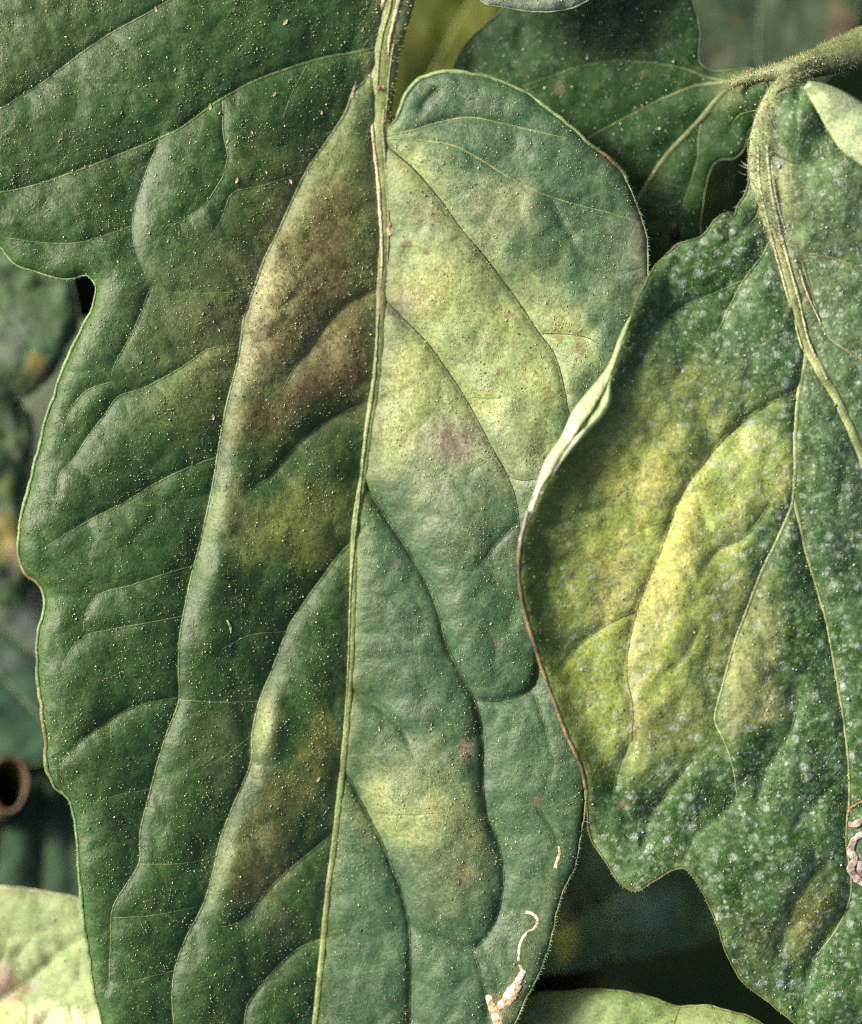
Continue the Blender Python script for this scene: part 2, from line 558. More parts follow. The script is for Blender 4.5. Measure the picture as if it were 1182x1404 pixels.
def hairs(name, P, N, length, parent, org, colour=(0.6, 0.62, 0.45), r=0.45, bend=0.4):
    """thin tapered 3-sided hairs rooted at P along N (units, x right, y down, z up)"""
    n = len(P)
    Ls = length * rng.uniform(0.5, 1.3, n)
    D = N + rng.normal(0, 0.25, (n, 3)); D /= np.linalg.norm(D, axis=1)[:, None]
    B = rng.normal(0, 1, (n, 3)); B -= (B * D).sum(1)[:, None] * D; B /= np.linalg.norm(B, axis=1)[:, None] + 1e-9
    S = np.cross(D, B)
    Vs = []
    for t, k in ((0, 1.0), (0.5, 0.7), (1.0, 0.15)):
        c = P + D * (Ls * t)[:, None] + B * (bend * Ls * t * t)[:, None]
        for a in (0, 2.09, 4.19):
            Vs.append(c + r * k * (math.cos(a) * B + math.sin(a) * S))
    V = np.stack(Vs, 1)
    f = []
    for l in (0, 3):
        for a in range(3):
            f.append([l + a, l + (a + 1) % 3, l + 3 + (a + 1) % 3, l + 3 + a])
    F = (np.array(f)[None] + np.arange(n)[:, None, None] * 9).reshape(-1, 4)
    V = V.reshape(-1, 3)
    C = np.repeat(np.asarray(colour)[None] * rng.uniform(0.6, 1.2, (n, 1)), 9, 0)
    o = link(name, make_mesh(name, W(V[:, 0], V[:, 1], V[:, 2]) - np.asarray(org), F, C), M_HAIR, parent)
    o['kind'] = 'stuff'
    return o


def sm(a, b, v):
    t = np.clip((v - a) / (b - a), 0, 1)
    return t * t * (3 - 2 * t)


def paint(C, x, y, spots, rag=0.55, cell=26, seed=0):
    """blend pigment patches into C; spots: (cx, cy, rx, ry, degrees, colour, strength)"""
    nz = fbm(x, y, cell, seed + 50, 4) - 0.5
    for k, (cx, cy, rx, ry, a, c, s) in enumerate(spots):
        a = math.radians(a)
        u = ((x - cx) * math.cos(a) + (y - cy) * math.sin(a)) / rx
        v = (-(x - cx) * math.sin(a) + (y - cy) * math.cos(a)) / ry
        r = np.sqrt(u * u + v * v) + rag * 2 * nz
        m = (s * (1 - sm(0.35, 1.25, r)))[:, None]
        C = C * (1 - m) + np.asarray(c)[None] * m
    return C


GREEN = np.array((0.030, 0.076, 0.017))
YEL = (0.37, 0.41, 0.14)
YEL2 = (0.22, 0.29, 0.115)
OLIVE = (0.15, 0.19, 0.055)
BROWN = (0.155, 0.132, 0.045)
PURP = (0.16, 0.13, 0.12)
GREY = (0.16, 0.21, 0.15)


def vein(p, dep=8.0, wl=25., wr=25., cr=3.0, r=(2.4, 1.0), **k):
    d = dict(p=p, dep=dep, wl=wl, wr=wr, cr=cr, r=r); d.update(k)
    return d


# ------------------------------------------------------------------ the big sharp leaf
MID = np.array([(560, -140), (552, -60), (543, 0), (529, 59), (523, 110), (521, 160), (521, 203), (523, 254), (527, 315), (523, 396), (521, 460), (515, 526),
                (505, 592), (497, 653), (488, 714), (485, 775), (483, 856), (480, 927), (475, 1000), (467, 1076), (459, 1152), (449, 1229),
                (442, 1305), (434, 1381), (429, 1432), (415, 1600), (408, 1680)], float)
MIDR = np.array([27, 27, 25.5, 22.5, 20, 15, 11.5, 9, 8.2, 7.8, 7.4, 7, 6.6, 6.2, 6, 5.6, 5.2, 4.9, 4.7, 4.6, 4.4, 4.3, 4.2, 4, 4, 2.5, 1.0])

OUT_MAIN = [(-95, 250), (-60, 305), (0, 337), (20, 360), (56, 376), (91, 383), (122, 378), (131, 390), (129, 416), (114, 447), (99, 477), (91, 496), (69, 557),
            (53, 617), (38, 673), (28, 719), (26, 760), (36, 785), (58, 805), (63, 822), (56, 856), (51, 892), (52, 927), (56, 954), (63, 1010),
            (66, 1061), (76, 1081), (94, 1094), (104, 1137), (109, 1188), (114, 1249), (122, 1310), (132, 1371), (141, 1410), (175, 1500), (260, 1610), (408, 1690),
            (540, 1620), (630, 1520), (704, 1404), (729, 1355), (747, 1315), (760, 1269), (772, 1223), (788, 1188), (796, 1150), (802, 1100), (812, 1010),
            (830, 900), (850, 800), (872, 700), (886, 600), (893, 500), (892, 430), (888, 376), (887, 325), (879, 299), (866, 264), (856, 239), (836, 218), (805, 195),
            (785, 175), (749, 147), (714, 124), (678, 109), (633, 99), (602, 99), (580, 106), (562, 124), (550, 146), (541, 166), (531, 172), (520, 158), (519, 110), (524, 60), (532, 20), (540, -20), (548, -60),
            (520, -120), (400, -190), (200, -200), (20, -130), (-80, 0), (-120, 130)]

PALEV = (0.15, 0.20, 0.075)
DARKV = (0.030, 0.040, 0.022)
V_MAIN = [
    dict(p=MID, dep=9, wl=26, wr=22, cr=0, tube=False, t0=0.3),
    # left of the midrib
    vein([(516, 66), (492, 71), (447, 79), (396, 94), (355, 109), (305, 135), (274, 157), (244, 178), (218, 190), (167, 211), (101, 236), (41, 256), (0, 264), (-70, 270)], 10, 34, 24, 3, (3.6, 1.6), c=(0.10, 0.15, 0.05)),
    vein([(221, 189), (208, 218), (190, 269), (182, 305), (184, 335), (195, 365), (206, 392)], 11, 34, 16, 1, (1.4, 0.6)),
    vein([(206, 395), (190, 437), (173, 472), (155, 506), (152, 521)], 7, 20, 22, 2, (1.4, 0.6)),
    vein([(330, -60), (233, 0), (203, 18), (152, 46), (101, 81), (61, 112), (25, 134), (0, 150), (-70, 170)], 9, 30, 26, 3, (2.6, 1.4), c=(0.085, 0.13, 0.05)),
    vein([(181, 310), (152, 320), (112, 332), (51, 332), (10, 326)], 6, 18, 18, 2, (1.4, 0.8)),
    vein([(306, 138), (307, 188), (312, 213), (305, 244)], 7, 16, 22, 2, (1.4, 0.7)),
    vein([(305, 244), (277, 284), (228, 310)], 5, 16, 20, 1, (1.2, 0.5)),
    vein([(421, 90), (401, 127), (388, 162)], 5, 18, 18, 1, (1.3, 0.6)),
    vein([(500, 112), (487, 122), (475, 152), (452, 188), (421, 234), (401, 274), (383, 315), (363, 355), (350, 391), (335, 437), (330, 472), (325, 501), (312, 552), (302, 602),
          (294, 653), (284, 704), (269, 765), (256, 821), (246, 881), (245, 930), (246, 957), (231, 1000), (216, 1046), (203, 1097), (192, 1142), (191, 1183),
          (173, 1213), (155, 1244), (152, 1289), (150, 1345)], 17, 48, 24, 2, (3.4, 1.0), c=PALEV, t1=0.4),
    vein([(416, 236), (355, 256), (320, 264), (303, 302), (285, 330)], 6, 20, 22, 2, (1.5, 0.6)),
    vein([(348, 398), (300, 402), (250, 402), (206, 398)], 4, 20, 20, 1.5, (1.2, 0.8)),
    vein([(322, 472), (284, 480), (254, 501), (228, 516), (193, 534), (162, 544), (145, 567), (122, 597), (102, 628), (81, 653), (79, 683)], 10, 30, 22, 2.5, (2.0, 0.8)),
    vein([(152, 524), (120, 535), (98, 560), (88, 590)], 6, 20, 20, 2, (1.3, 0.6)),
    vein([(297, 627), (254, 643), (213, 663), (167, 691), (127, 711), (96, 729), (56, 755)], 11, 34, 24, 2.5, (2.0, 0.8)),
    vein([(267, 775), (223, 788), (178, 803), (132, 818), (119, 836), (114, 866)], 6, 22, 22, 2, (1.6, 0.7)),
    vein([(251, 845), (203, 854), (147, 864), (119, 871), (101, 886), (86, 912)], 6, 22, 22, 2, (1.6, 0.7)),
    vein([(244, 957), (213, 962), (178, 972), (142, 993), (112, 1015), (89, 1038)], 12, 30, 26, 4, (2.2, 0.8), c=(0.05, 0.085, 0.03)),
    vein([(207, 1083), (167, 1089), (127, 1102)], 4, 18, 18, 1, (1.2, 0.5)),
    vein([(192, 1185), (233, 1185), (284, 1178), (300, 1172)], 5, 20, 20, 2, (1.4, 0.8)),
    vein([(155, 1259), (203, 1256), (269, 1244)], 5, 20, 20, 1.5, (1.3, 0.6)),
    vein([(244, 1330), (193, 1343), (152, 1355)], 4, 20, 20, 1.5, (1.3, 0.6)),
    vein([(480, 746), (470, 755), (447, 785), (421, 821), (401, 851), (383, 892), (372, 922), (355, 965), (346, 1010), (345, 1043), (332, 1076), (317, 1112), (302, 1152), (292, 1198),
          (277, 1244), (256, 1284), (241, 1325), (236, 1366), (239, 1404), (250, 1480)], 17, 46, 24, 2, (2.8, 1.2), c=PALEV, t1=0.4),
    vein([(246, 960), (300, 963), (355, 962)], 5, 18, 22, 2, (1.5, 1.0)),
    vein([(345, 1045), (360, 1050), (375, 1058)], 6, 14, 14, 1.5, (1.3, 0.6)),
    vein([(343, 1010), (310, 1036), (274, 1056)], 4, 18, 18, 1, (1.2, 0.5)),
    vein([(457, 1142), (426, 1168), (396, 1193), (365, 1223), (340, 1254), (318, 1269), (289, 1270)], 10, 22, 30, 2, (1.6, 0.8)),
    vein([(442, 1288), (406, 1302), (381, 1325), (355, 1355), (340, 1376), (335, 1404), (340, 1480)], 13, 26, 28, 2, (2.2, 1.2), c=PALEV),
    vein([(502, 552), (457, 572), (421, 597), (391, 628), (371, 653), (350, 666), (325, 668)], 14, 20, 32, 2, (2.0, 0.8)),
    vein([(518, 398), (495, 406), (472, 421), (447, 447), (426, 477), (406, 501), (388, 534)], 9, 20, 26, 2, (1.8, 0.8), c=(0.13, 0.12, 0.055)),
    vein([(391, 866), (340, 872), (305, 890)], 5, 18, 18, 1, (1.1, 0.5)),
    # right of the midrib
    vein([(528, 186), (563, 180), (602, 168), (643, 161), (684, 168), (734, 180), (780, 190)], 5, 24, 20, 2, (2.4, 0.8), c=PALEV),
    vein([(602, 122), (584, 140), (574, 162)], 5, 12, 14, 3, (1.5, 1.0), c=(0.05, 0.08, 0.03), t0=0.4),
    vein([(530, 190), (579, 193), (623, 200), (658, 218), (699, 244), (744, 266), (785, 279), (836, 292), (872, 304)], 4, 24, 24, 2, (2.2, 0.8), c=PALEV),
    vein([(530, 200), (563, 228), (602, 272), (633, 315), (663, 350), (694, 391), (719, 426), (739, 457), (757, 480), (770, 516), (777, 552), (782, 580), (800, 640)], 8, 24, 20, 3.0, (2.0, 1.3), c=DARKV),
    vein([(744, 457), (785, 459), (806, 463), (821, 471)], 4, 16, 16, 3, (1.3, 0.8), c=DARKV),
    vein([(760, 284), (775, 310), (805, 360), (836, 377), (880, 366)], 3, 18, 18, 2, (1.2, 0.7), c=(0.06, 0.08, 0.035)),
    vein([(648, 544), (675, 546), (699, 541)], 2, 14, 14, 1, (1.0, 0.5)),
    vein([(527, 410), (533, 416), (553, 437), (582, 466), (612, 506), (638, 546), (658, 582), (676, 617), (691, 643), (704, 673), (711, 709), (713, 745)], 9, 22, 22, 3, (1.8, 1.4), c=DARKV),
    vein([(692, 650), (714, 658), (740, 656)], 4, 14, 14, 2.5, (1.3, 0.8), c=DARKV),
    vein([(709, 719), (678, 749), (653, 780), (615, 779), (584, 779)], 4, 18, 18, 2, (1.3, 0.8), c=(0.045, 0.065, 0.03)),
    vein([(668, 632), (633, 653)], 3, 14, 14, 1, (1.1, 0.6)),
    vein([(497, 655), (503, 668), (523, 699), (543, 729), (563, 760), (582, 792), (602, 841), (612, 881), (630, 920), (653, 965), (662, 1015), (663, 1076), (668, 1122), (684, 1157), (691, 1208),
          (684, 1249), (668, 1284), (648, 1300), (612, 1289), (580, 1279), (562, 1269)], 16, 22, 40, 3, (2.6, 1.3), c=(0.045, 0.065, 0.03), t1=0.7),
    vein([(653, 960), (684, 961), (719, 952), (734, 939), (738, 910), (730, 880)], 11, 18, 18, 4, (1.6, 1.0), c=DARKV),
    vein([(734, 954), (749, 1000), (760, 1056)], 4, 18, 18, 1.5, (1.2, 0.5)),
    vein([(739, 1112), (760, 1137), (767, 1168)], 4, 18, 18, 1.5, (1.2, 0.5)),
    vein([(648, 1302), (658, 1330), (666, 1366), (672, 1420)], 5, 18, 18, 2.5, (1.4, 0.7), c=(0.05, 0.07, 0.03)),
    vein([(482, 945), (513, 965), (538, 985), (556, 1010), (566, 1041)], 10, 20, 22, 2.5, (1.7, 0.8), c=(0.05, 0.075, 0.03)),
    vein([(470, 1056), (480, 1069), (497, 1102), (518, 1142), (538, 1188), (553, 1229), (561, 1269), (563, 1330), (562, 1404), (556, 1500)], 14, 22, 32, 3, (2.4, 1.3), c=(0.045, 0.065, 0.03), t1=0.6),
    vein([(508, 1112), (558, 1117), (610, 1114)], 2, 18, 18, 1, (1.0, 0.5)),
]


for v_ in V_MAIN:
    if v_.get('tube', True) and np.mean([q[0] for q in v_['p']]) < 500:
        v_['cr'] *= 0.6
        v_.setdefault('c', (0.11, 0.16, 0.055))


def base_main(x, y, ed):
    xm = np.interp(y, MID[:, 1], MID[:, 0])
    dx = x - xm
    right = 0.20 * dx - 0.00018 * dx ** 2
    left = 0.27 * -dx - 0.00034 * dx ** 2
    z = np.where(dx > 0, right, left)
    z = z - 0.00006 * (y - 700) ** 2 * 0.4
    # left rim rolls under, the upper right margin too
    z = z - 14 * np.exp(-ed / 26) * sm(250, 60, x)
    z = z - 9 * np.exp(-ed / 14) * sm(560, 700, x) * sm(420, 200, y)
    return z


def puff_main(x, y):
    z = 0
    for cx, cy, rx, ry, a, h in ((372, 1000, 18, 60, 12, 9), (318, 1190, 20, 80, 14, 8), (300, 760, 20, 110, 10, 9), (330, 560, 24, 70, 8, 6),
                                 (640, 860, 46, 120, -14, 8), (600, 1150, 40, 110, -12, 9), (700, 600, 30, 80, -15, 6), (420, 700, 40, 60, 30, 5)):
        a = math.radians(a)
        u = ((x - cx) * math.cos(a) + (y - cy) * math.sin(a)) / rx
        v = (-(x - cx) * math.sin(a) + (y - cy) * math.cos(a)) / ry
        z = z + h * np.exp(-(u * u + v * v))
    return z


def col_main(x, y, ed):
    C = np.tile(GREEN, (len(x), 1))
    xm = np.interp(y, MID[:, 1], MID[:, 0])
    C = C * (1 - sm(-10, 50, x - xm) * 0.8)[:, None] + np.array((0.052, 0.108, 0.052)) * (0.8 * sm(-10, 50, x - xm))[:, None]  # right half greyer and paler: sky sheen painted into the base colour
    C = C * (0.85 + 0.3 * fbm(x, y, 90, 3, 3))[:, None]
    spots = [
        # olive and brown zone along the upper left of the midrib
        (300, 440, 130, 110, -20, (0.10, 0.14, 0.045), 0.75), (420, 280, 90, 110, 20, OLIVE, 0.7), (465, 235, 40, 80, 25, (0.19, 0.24, 0.08), 0.75), (400, 440, 110, 150, 15, (0.20, 0.20, 0.08), 0.85),
        (270, 540, 90, 60, -25, OLIVE, 0.5), (460, 300, 50, 60, 10, BROWN, 0.75), (420, 350, 50, 40, -20, BROWN, 0.55), (470, 410, 55, 60, 20, BROWN, 0.7), (380, 470, 50, 40, 0, BROWN, 0.55),
        (475, 500, 60, 70, 25, (0.16, 0.13, 0.055), 0.8), (410, 545, 70, 28, -25, (0.12, 0.095, 0.04), 0.7), (350, 580, 40, 40, 0, BROWN, 0.6), (497, 290, 20, 120, 3, (0.16, 0.19, 0.055), 0.8), (500, 470, 16, 80, 3, (0.15, 0.12, 0.05), 0.7),
        (385, 385, 32, 50, 25, (0.34, 0.34, 0.14), 0.75), (350, 480, 22, 60, 12, (0.28, 0.28, 0.13), 0.65), (450, 465, 30, 40, 30, (0.24, 0.23, 0.08), 0.7), (515, 455, 8, 60, 4, (0.07, 0.045, 0.03), 0.8),
        (420, 270, 22, 50, 20, (0.19, 0.22, 0.09), 0.5),
        (365, 640, 30, 30, 20, (0.06, 0.12, 0.02), 0.7),
        (400, 720, 90, 55, -20, (0.18, 0.22, 0.05), 0.85), (320, 690, 30, 60, 10, (0.16, 0.19, 0.07), 0.6), (430, 760, 40, 30, -30, (0.2, 0.22, 0.05), 0.6),
        (440, 1025, 30, 60, 12, (0.18, 0.2, 0.04), 0.7), (395, 1090, 45, 45, 0, (0.14, 0.135, 0.045), 0.6), (370, 1010, 22, 70, 14, (0.15, 0.18, 0.075), 0.65),
        (350, 1180, 45, 60, 18, (0.17, 0.18, 0.065), 0.6), (350, 1212, 40, 26, -35, (0.12, 0.105, 0.03), 0.4), (300, 1030, 50, 60, 0, (0.09, 0.12, 0.045), 0.5), (385, 1270, 40, 26, -20, (0.10, 0.115, 0.05), 0.45),
        # yellow field right of the midrib
        (600, 330, 80, 150, -20, YEL2, 0.75), (630, 440, 120, 130, -25, YEL2, 0.85), (700, 520, 90, 130, -20, YEL2, 0.85), (590, 560, 70, 80, 0, YEL2, 0.8), (570, 250, 40, 70, -30, YEL2, 0.8),
        (770, 480, 60, 50, 0, YEL2, 0.75), (770, 430, 70, 30, -10, YEL2, 0.5), (720, 610, 60, 60, 0, YEL2, 0.75), (590, 640, 70, 70, 0, (0.17, 0.22, 0.10), 0.7), (620, 710, 60, 60, 0, (0.13, 0.18, 0.09), 0.6),
        (560, 520, 50, 90, 0, (0.28, 0.32, 0.10), 0.7), (540, 600, 30, 60, 0, (0.26, 0.31, 0.11), 0.6), (600, 395, 50, 60, -15, YEL, 0.85), (690, 450, 40, 40, 0, YEL, 0.6), (735, 525, 26, 60, -15, YEL, 0.75), (560, 500, 40, 30, 0, YEL, 0.55), (660, 555, 34, 24, 0, YEL, 0.6), (565, 230, 26, 40, -40, YEL, 0.4), (540, 560, 26, 50, 0, YEL, 0.4),
        (690, 275, 55, 38, 20, (0.21, 0.24, 0.115), 0.8), (765, 440, 40, 20, 0, YEL, 0.5), (625, 600, 45, 40, 10, (0.17, 0.145, 0.115), 0.95), (590, 290, 30, 30, 0, (0.19, 0.17, 0.095), 0.5), (565, 405, 30, 20, 0, (0.26, 0.2, 0.1), 0.5), (548, 430, 26, 26, 0, PURP, 0.6),
        (640, 330, 60, 60, 0, (0.19, 0.23, 0.11), 0.5), (660, 480, 150, 150, -30, (0.22, 0.28, 0.095), 0.55), (700, 640, 70, 60, 0, (0.2, 0.25, 0.12), 0.6),
        (287, 720, 16, 90, 14, (0.17, 0.23, 0.085), 0.6), (262, 840, 14, 60, 14, (0.13, 0.18, 0.11), 0.6), (360, 1000, 16, 50, 12, (0.26, 0.31, 0.11), 0.7), (300, 1190, 18, 70, 16, (0.16, 0.21, 0.085), 0.6), (190, 290, 14, 80, 8, (0.10, 0.14, 0.085), 0.6), (330, 540, 14, 60, 10, (0.19, 0.22, 0.09), 0.6),  # pale strips beside left veins: yellowish tissue plus sunlit brightness painted in
        # lower yellow patch
        (570, 1110, 100, 66, 8, YEL2, 0.75), (570, 1050, 70, 60, 0, (0.14, 0.19, 0.08), 0.65), (620, 1180, 60, 60, 0, (0.14, 0.19, 0.08), 0.7), (560, 1130, 56, 26, 10, YEL, 0.4), (515, 1085, 26, 22, 20, YEL, 0.4), (600, 1105, 30, 24, 0, YEL, 0.35), (640, 1130, 30, 60, 0, (0.19, 0.24, 0.09), 0.6),
        (637, 1030, 9, 17, -5, (0.20, 0.14, 0.115), 0.9), (640, 1195, 20, 14, 0, (0.19, 0.17, 0.07), 0.6), (632, 1210, 9, 8, 0, (0.11, 0.06, 0.04), 0.6), (612, 1245, 40, 30, 0, (0.10, 0.14, 0.06), 0.6),
        (545, 772, 8, 6, 0, (0.16, 0.11, 0.10), 0.6), (680, 882, 7, 5, 0, (0.10, 0.06, 0.05), 0.7), (737, 1098, 8, 7, 0, (0.17, 0.12, 0.07), 0.7), (660, 470, 6, 5, 0, (0.2, 0.13, 0.06), 0.7), (686, 510, 7, 6, 0, (0.15, 0.07, 0.045), 0.75), (556, 335, 9, 5, 0, (0.15, 0.09, 0.05), 0.8),
        (585, 346, 5, 5, 0, (0.15, 0.07, 0.04), 0.8), (600, 400, 7, 9, 30, (0.3, 0.21, 0.09), 0.6), (768, 462, 6, 5, 0, (0.2, 0.13, 0.06), 0.6), (795, 478, 7, 10, 0, (0.17, 0.08, 0.05), 0.6), (700, 432, 7, 5, 0, (0.17, 0.07, 0.05), 0.7),
        (10, 40, 120, 90, 0, (0.045, 0.085, 0.02), 0.6), (708, 1358, 14, 26, 28, (0.24, 0.19, 0.09), 0.8), (682, 1384, 12, 22, -15, (0.24, 0.19, 0.09), 0.7), (720, 1300, 14, 30, 0, (0.15, 0.18, 0.07), 0.6), (720, 1360, 26, 60, 25, (0.13, 0.18, 0.07), 0.8), (740, 1250, 26, 90, 14, (0.10, 0.15, 0.065), 0.6),
        (505, 120, 22, 60, 5, (0.12, 0.16, 0.06), 0.7), (545, 185, 22, 18, 0, (0.14, 0.2, 0.08), 0.6),
    ]
    C = paint(C, x, y, spots, 0.5, 30, 1)
    m = (0.75 * np.exp(-(np.maximum(np.abs(x - xm) - np.interp(y, MID[:, 1], MIDR), 0) / 7) ** 1.2) * sm(1500, 900, y))[:, None]
    C = C * (1 - m) + np.array((0.15, 0.20, 0.065)) * m
    ln = (0.4 * (1 - sm(0.015, 0.085, cells(x, y, 58, 11))) + 0.16 * (1 - sm(0.02, 0.12, cells(x, y, 25, 15))))[:, None]
    C = C * (1 - ln) + (C * 1.3 + np.array((0.035, 0.045, 0.015))) * ln
    # sunlit green glow painted along the left margin, and a rusty segment on the upper right one
    m = (0.6 * np.exp(-ed / 14) * sm(330, 120, x))[:, None]
    C = C * (1 - m) + np.array((0.075, 0.15, 0.035)) * m
    m = (0.85 * np.exp(-ed / 7) * np.exp(-(((x - 838) / 26) ** 2 + ((y - 220) / 26) ** 2)))[:, None]
    C = C * (1 - m) + np.array((0.10, 0.035, 0.015)) * m
    m = (0.7 * np.exp(-ed / 22) * sm(800, 870, x) * sm(280, 310, y) * sm(450, 390, y))[:, None]
    C = C * (1 - m) + np.array((0.28, 0.27, 0.20)) * m
    # brown pepper in the brown zone
    pep = fbm(x, y, 5, 77, 2)
    zone = 1.2 * np.exp(-(((x - 420) / 120) ** 2 + ((y - 440) / 190) ** 2)) + 0.8 * np.exp(-(((x - 365) / 60) ** 2 + ((y - 1150) / 90) ** 2)) + 0.7 * np.exp(-(((x - 625) / 34) ** 2 + ((y - 602) / 30) ** 2))
    m = (sm(0.52, 0.66, pep) * np.clip(zone, 0, 1) * 0.6)[:, None]
    C = C * (1 - m) + np.array((0.065, 0.036, 0.012)) * m
    pep2 = fbm(x, y, 7, 177, 2)
    zone = np.exp(-(((x - 640) / 150) ** 2 + ((y - 450) / 220) ** 2))
    m = (sm(0.74, 0.82, pep2) * zone * 0.6)[:, None]
    C = C * (1 - m) + np.array((0.14, 0.08, 0.05)) * m
    return C


leaf_group = 'tomato leaves in the picture'
r_main = root('tomato_leaf', 'large sharp green leaf with brown and yellow blotches beside its straight midrib', 'leaf', tuple(W(543, 0, 0)), leaf_group)
LM = Leaf(OUT_MAIN, V_MAIN, base_main, 3.0, (7, 5), puff_main, seed=11, wob=(10, 130), vscale=1.2, pucker=0.6)
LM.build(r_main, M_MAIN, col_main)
LM.add_veins((0.075, 0.115, 0.045))


def rm(x, y):
    return np.where((x > 545) & (y < 330) & (x < 860), 3.6, 1.8) + 1.6 * sm(200, 60, x) * sm(380, 500, y)


def cm(x, y):
    C = np.tile(np.array((0.17, 0.25, 0.10)), (len(x), 1))
    g1 = np.exp(-(((x - 836) / 22) ** 2 + ((y - 218) / 24) ** 2)) + np.exp(-(((x - 878) / 9) ** 2 + ((y - 292) / 26) ** 2)) * 0.8
    C = C * (1 - g1[:, None]) + np.array((0.09, 0.035, 0.015)) * g1[:, None]
    g2 = (sm(700, 760, x) * sm(1080, 1140, y) * 0.6)[:, None]
    C = C * (1 - g2) + np.array((0.09, 0.09, 0.035)) * g2
    g3 = np.clip(np.exp(-(((x - 34) / 20) ** 2 + ((y - 790) / 14) ** 2)) + 0.5 * np.exp(-(((x - 60) / 14) ** 2 + ((y - 1010) / 80) ** 2)), 0, 1)[:, None]
    C = C * (1 - g3) + np.array((0.20, 0.13, 0.06)) * g3
    return C


LM.add_margin(rm, cm)
# midrib with its pale double crest
ml = crom(np.column_stack([MID, MIDR]), 6.0)
zz = LM.z(ml[:, 0], ml[:, 1])
zt = zz - 0.1 * ml[:, 2] + 1.5 + 10 * sm(120, -60, ml[:, 1])
nn_ = vnoise(ml[:, 0], ml[:, 1], 20, 9)
cc = np.array((0.21, 0.26, 0.09)) * (0.75 + 0.5 * nn_)[:, None]
br = (np.exp(-((ml[:, 1] - 430) / 60) ** 2) * 0.6)[:, None]
cc = cc * (1 - br) + np.array((0.11, 0.075, 0.05)) * br
midrib = tube('midrib', np.column_stack([ml[:, :2], zt]), ml[:, 2], cc, M_VEIN, r_main, 16, 0.5, LM.org, 1.2)


def crest(pts, r0, r1, col, lift):
    P = crom(pts, 4.0)
    xm = np.interp(P[:, 1], ml[:, 1], ml[:, 0]); rr = np.interp(P[:, 1], ml[:, 1], ml[:, 2]); zc = np.interp(P[:, 1], ml[:, 1], zt)
    u = np.clip((P[:, 0] - xm) / rr, -0.95, 0.95)
    z = zc + 0.5 * rr * np.sqrt(1 - u * u) + lift + 0.8
    t = np.linspace(0, 1, len(P))
    R = (r0 + (r1 - r0) * t) * np.clip((1 - t) * 7, 0.1, 1) * (0.7 + 0.6 * vnoise(P[:, 0], P[:, 1], 8, 4))
    C = np.array(col) * (0.6 + 0.8 * fbm(P[:, 0], P[:, 1], 9, 6, 2))[:, None]
    o = tube('ridge', np.column_stack([P, z - R * 0.2]), R, C, M_DRY, midrib, 6, 0.8, LM.org, 0.8)
    return o


crest([(532, -40), (526, 0), (517, 24), (511, 59), (507, 89), (507, 124), (509, 160), (513, 201), (518, 244), (522, 303), (524, 344), (522, 396)], 3.8, 2.0, (0.55, 0.47, 0.31), 0.0)
crest([(539, -40), (535, 10), (524, 50), (519, 90), (517, 130)], 1.6, 1.2, (0.3, 0.3, 0.14), 0.0)
crest([(540, 60), (534, 100), (531, 140), (526, 180)], 1.5, 1.2, (0.26, 0.28, 0.12), 0.0)
crest([(554, -40), (547, 0), (540, 30), (534, 56), (532, 80)], 4.2, 1.6, (0.48, 0.44, 0.28), 0.0)
crest([(527, 150), (525, 178), (527, 200), (530, 250), (533, 310), (530, 380)], 2.0, 1.2, (0.24, 0.22, 0.13), 0.0)
crest([(519, 430), (513, 526), (502, 600), (492, 690), (482, 790), (478, 900), (473, 1000)], 1.6, 1.2, (0.24, 0.28, 0.12), 0.0)
LM.add_glands(30000, (0.40, 0.42, 0.22), (0.25, 1.0), weight=lambda x, y: 0.15 + 2.5 * np.clip(fbm(x, y, 34, 88, 3) - 0.36, 0, 1))

# hairs and gold dots on the dark right flank of the stem
k = rng.integers(0, len(ml) - 1, 700)
sel = ml[k]; sel = sel[(sel[:, 1] < 175) & (sel[:, 1] > -60)]
an = rng.uniform(-0.2, 1.35, len(sel))
nx_, nz_ = np.cos(an), np.sin(an)
P = np.column_stack([sel[:, 0] + sel[:, 2] * nx_, sel[:, 1] + rng.uniform(-3, 3, len(sel)), np.interp(sel[:, 1], ml[:, 1], zt) + 0.85 * sel[:, 2] * nz_])
hairs('stem_hairs', P, np.column_stack([nx_, 0 * nx_, nz_]), 5, r_main, LM.org, (0.45, 0.42, 0.16))
blobs('gland_hairs', P[:, 0] + nx_, P[:, 1], P[:, 2] + nz_, rng.uniform(0.6, 1.4, len(P)), (0.5, 0.42, 0.12), r_main, LM.org, M_GLAND)
# margin fuzz
k = rng.integers(0, len(LM.out), 1500)
t = np.gradient(LM.out, axis=0); nrm = np.stack([t[:, 1], -t[:, 0]], 1); nrm /= np.linalg.norm(nrm, axis=1)[:, None] + 1e-9
sgn = -1 if inside(LM.out[:1, 0] + 4 * nrm[:1, 0], LM.out[:1, 1] + 4 * nrm[:1, 1], LM.out)[0] else 1
P2 = LM.out[k]
P = np.column_stack([P2, LM.z(P2[:, 0], P2[:, 1]) + 1])
hairs('margin_hairs', P, np.column_stack([sgn * nrm[k], np.full(len(k), 0.5)]), 4.0, r_main, LM.org, (0.45, 0.5, 0.28), 0.4)


def lumpy_trail(name, pts, rad, leaf, parent, cols, lift=0.06, seed=0):
    P = crom(pts, 2.0)
    R = np.interp(np.linspace(0, 1, len(P)), np.linspace(0, 1, len(rad)), rad) * (0.7 + 0.6 * vnoise(P[:, 0], P[:, 1], 7.0, seed))
    f = fbm(P[:, 0], P[:, 1], 7, seed + 4, 2)[:, None]
    C = np.array(cols[0]) * (1 - sm(0.45, 0.65, f)) + np.array(cols[1]) * sm(0.45, 0.65, f)
    return tube(name, np.column_stack([P, leaf.z(P[:, 0], P[:, 1]) + R * lift]), R, C, M_DRY, parent, 8, 0.2, leaf.org, 1.5)


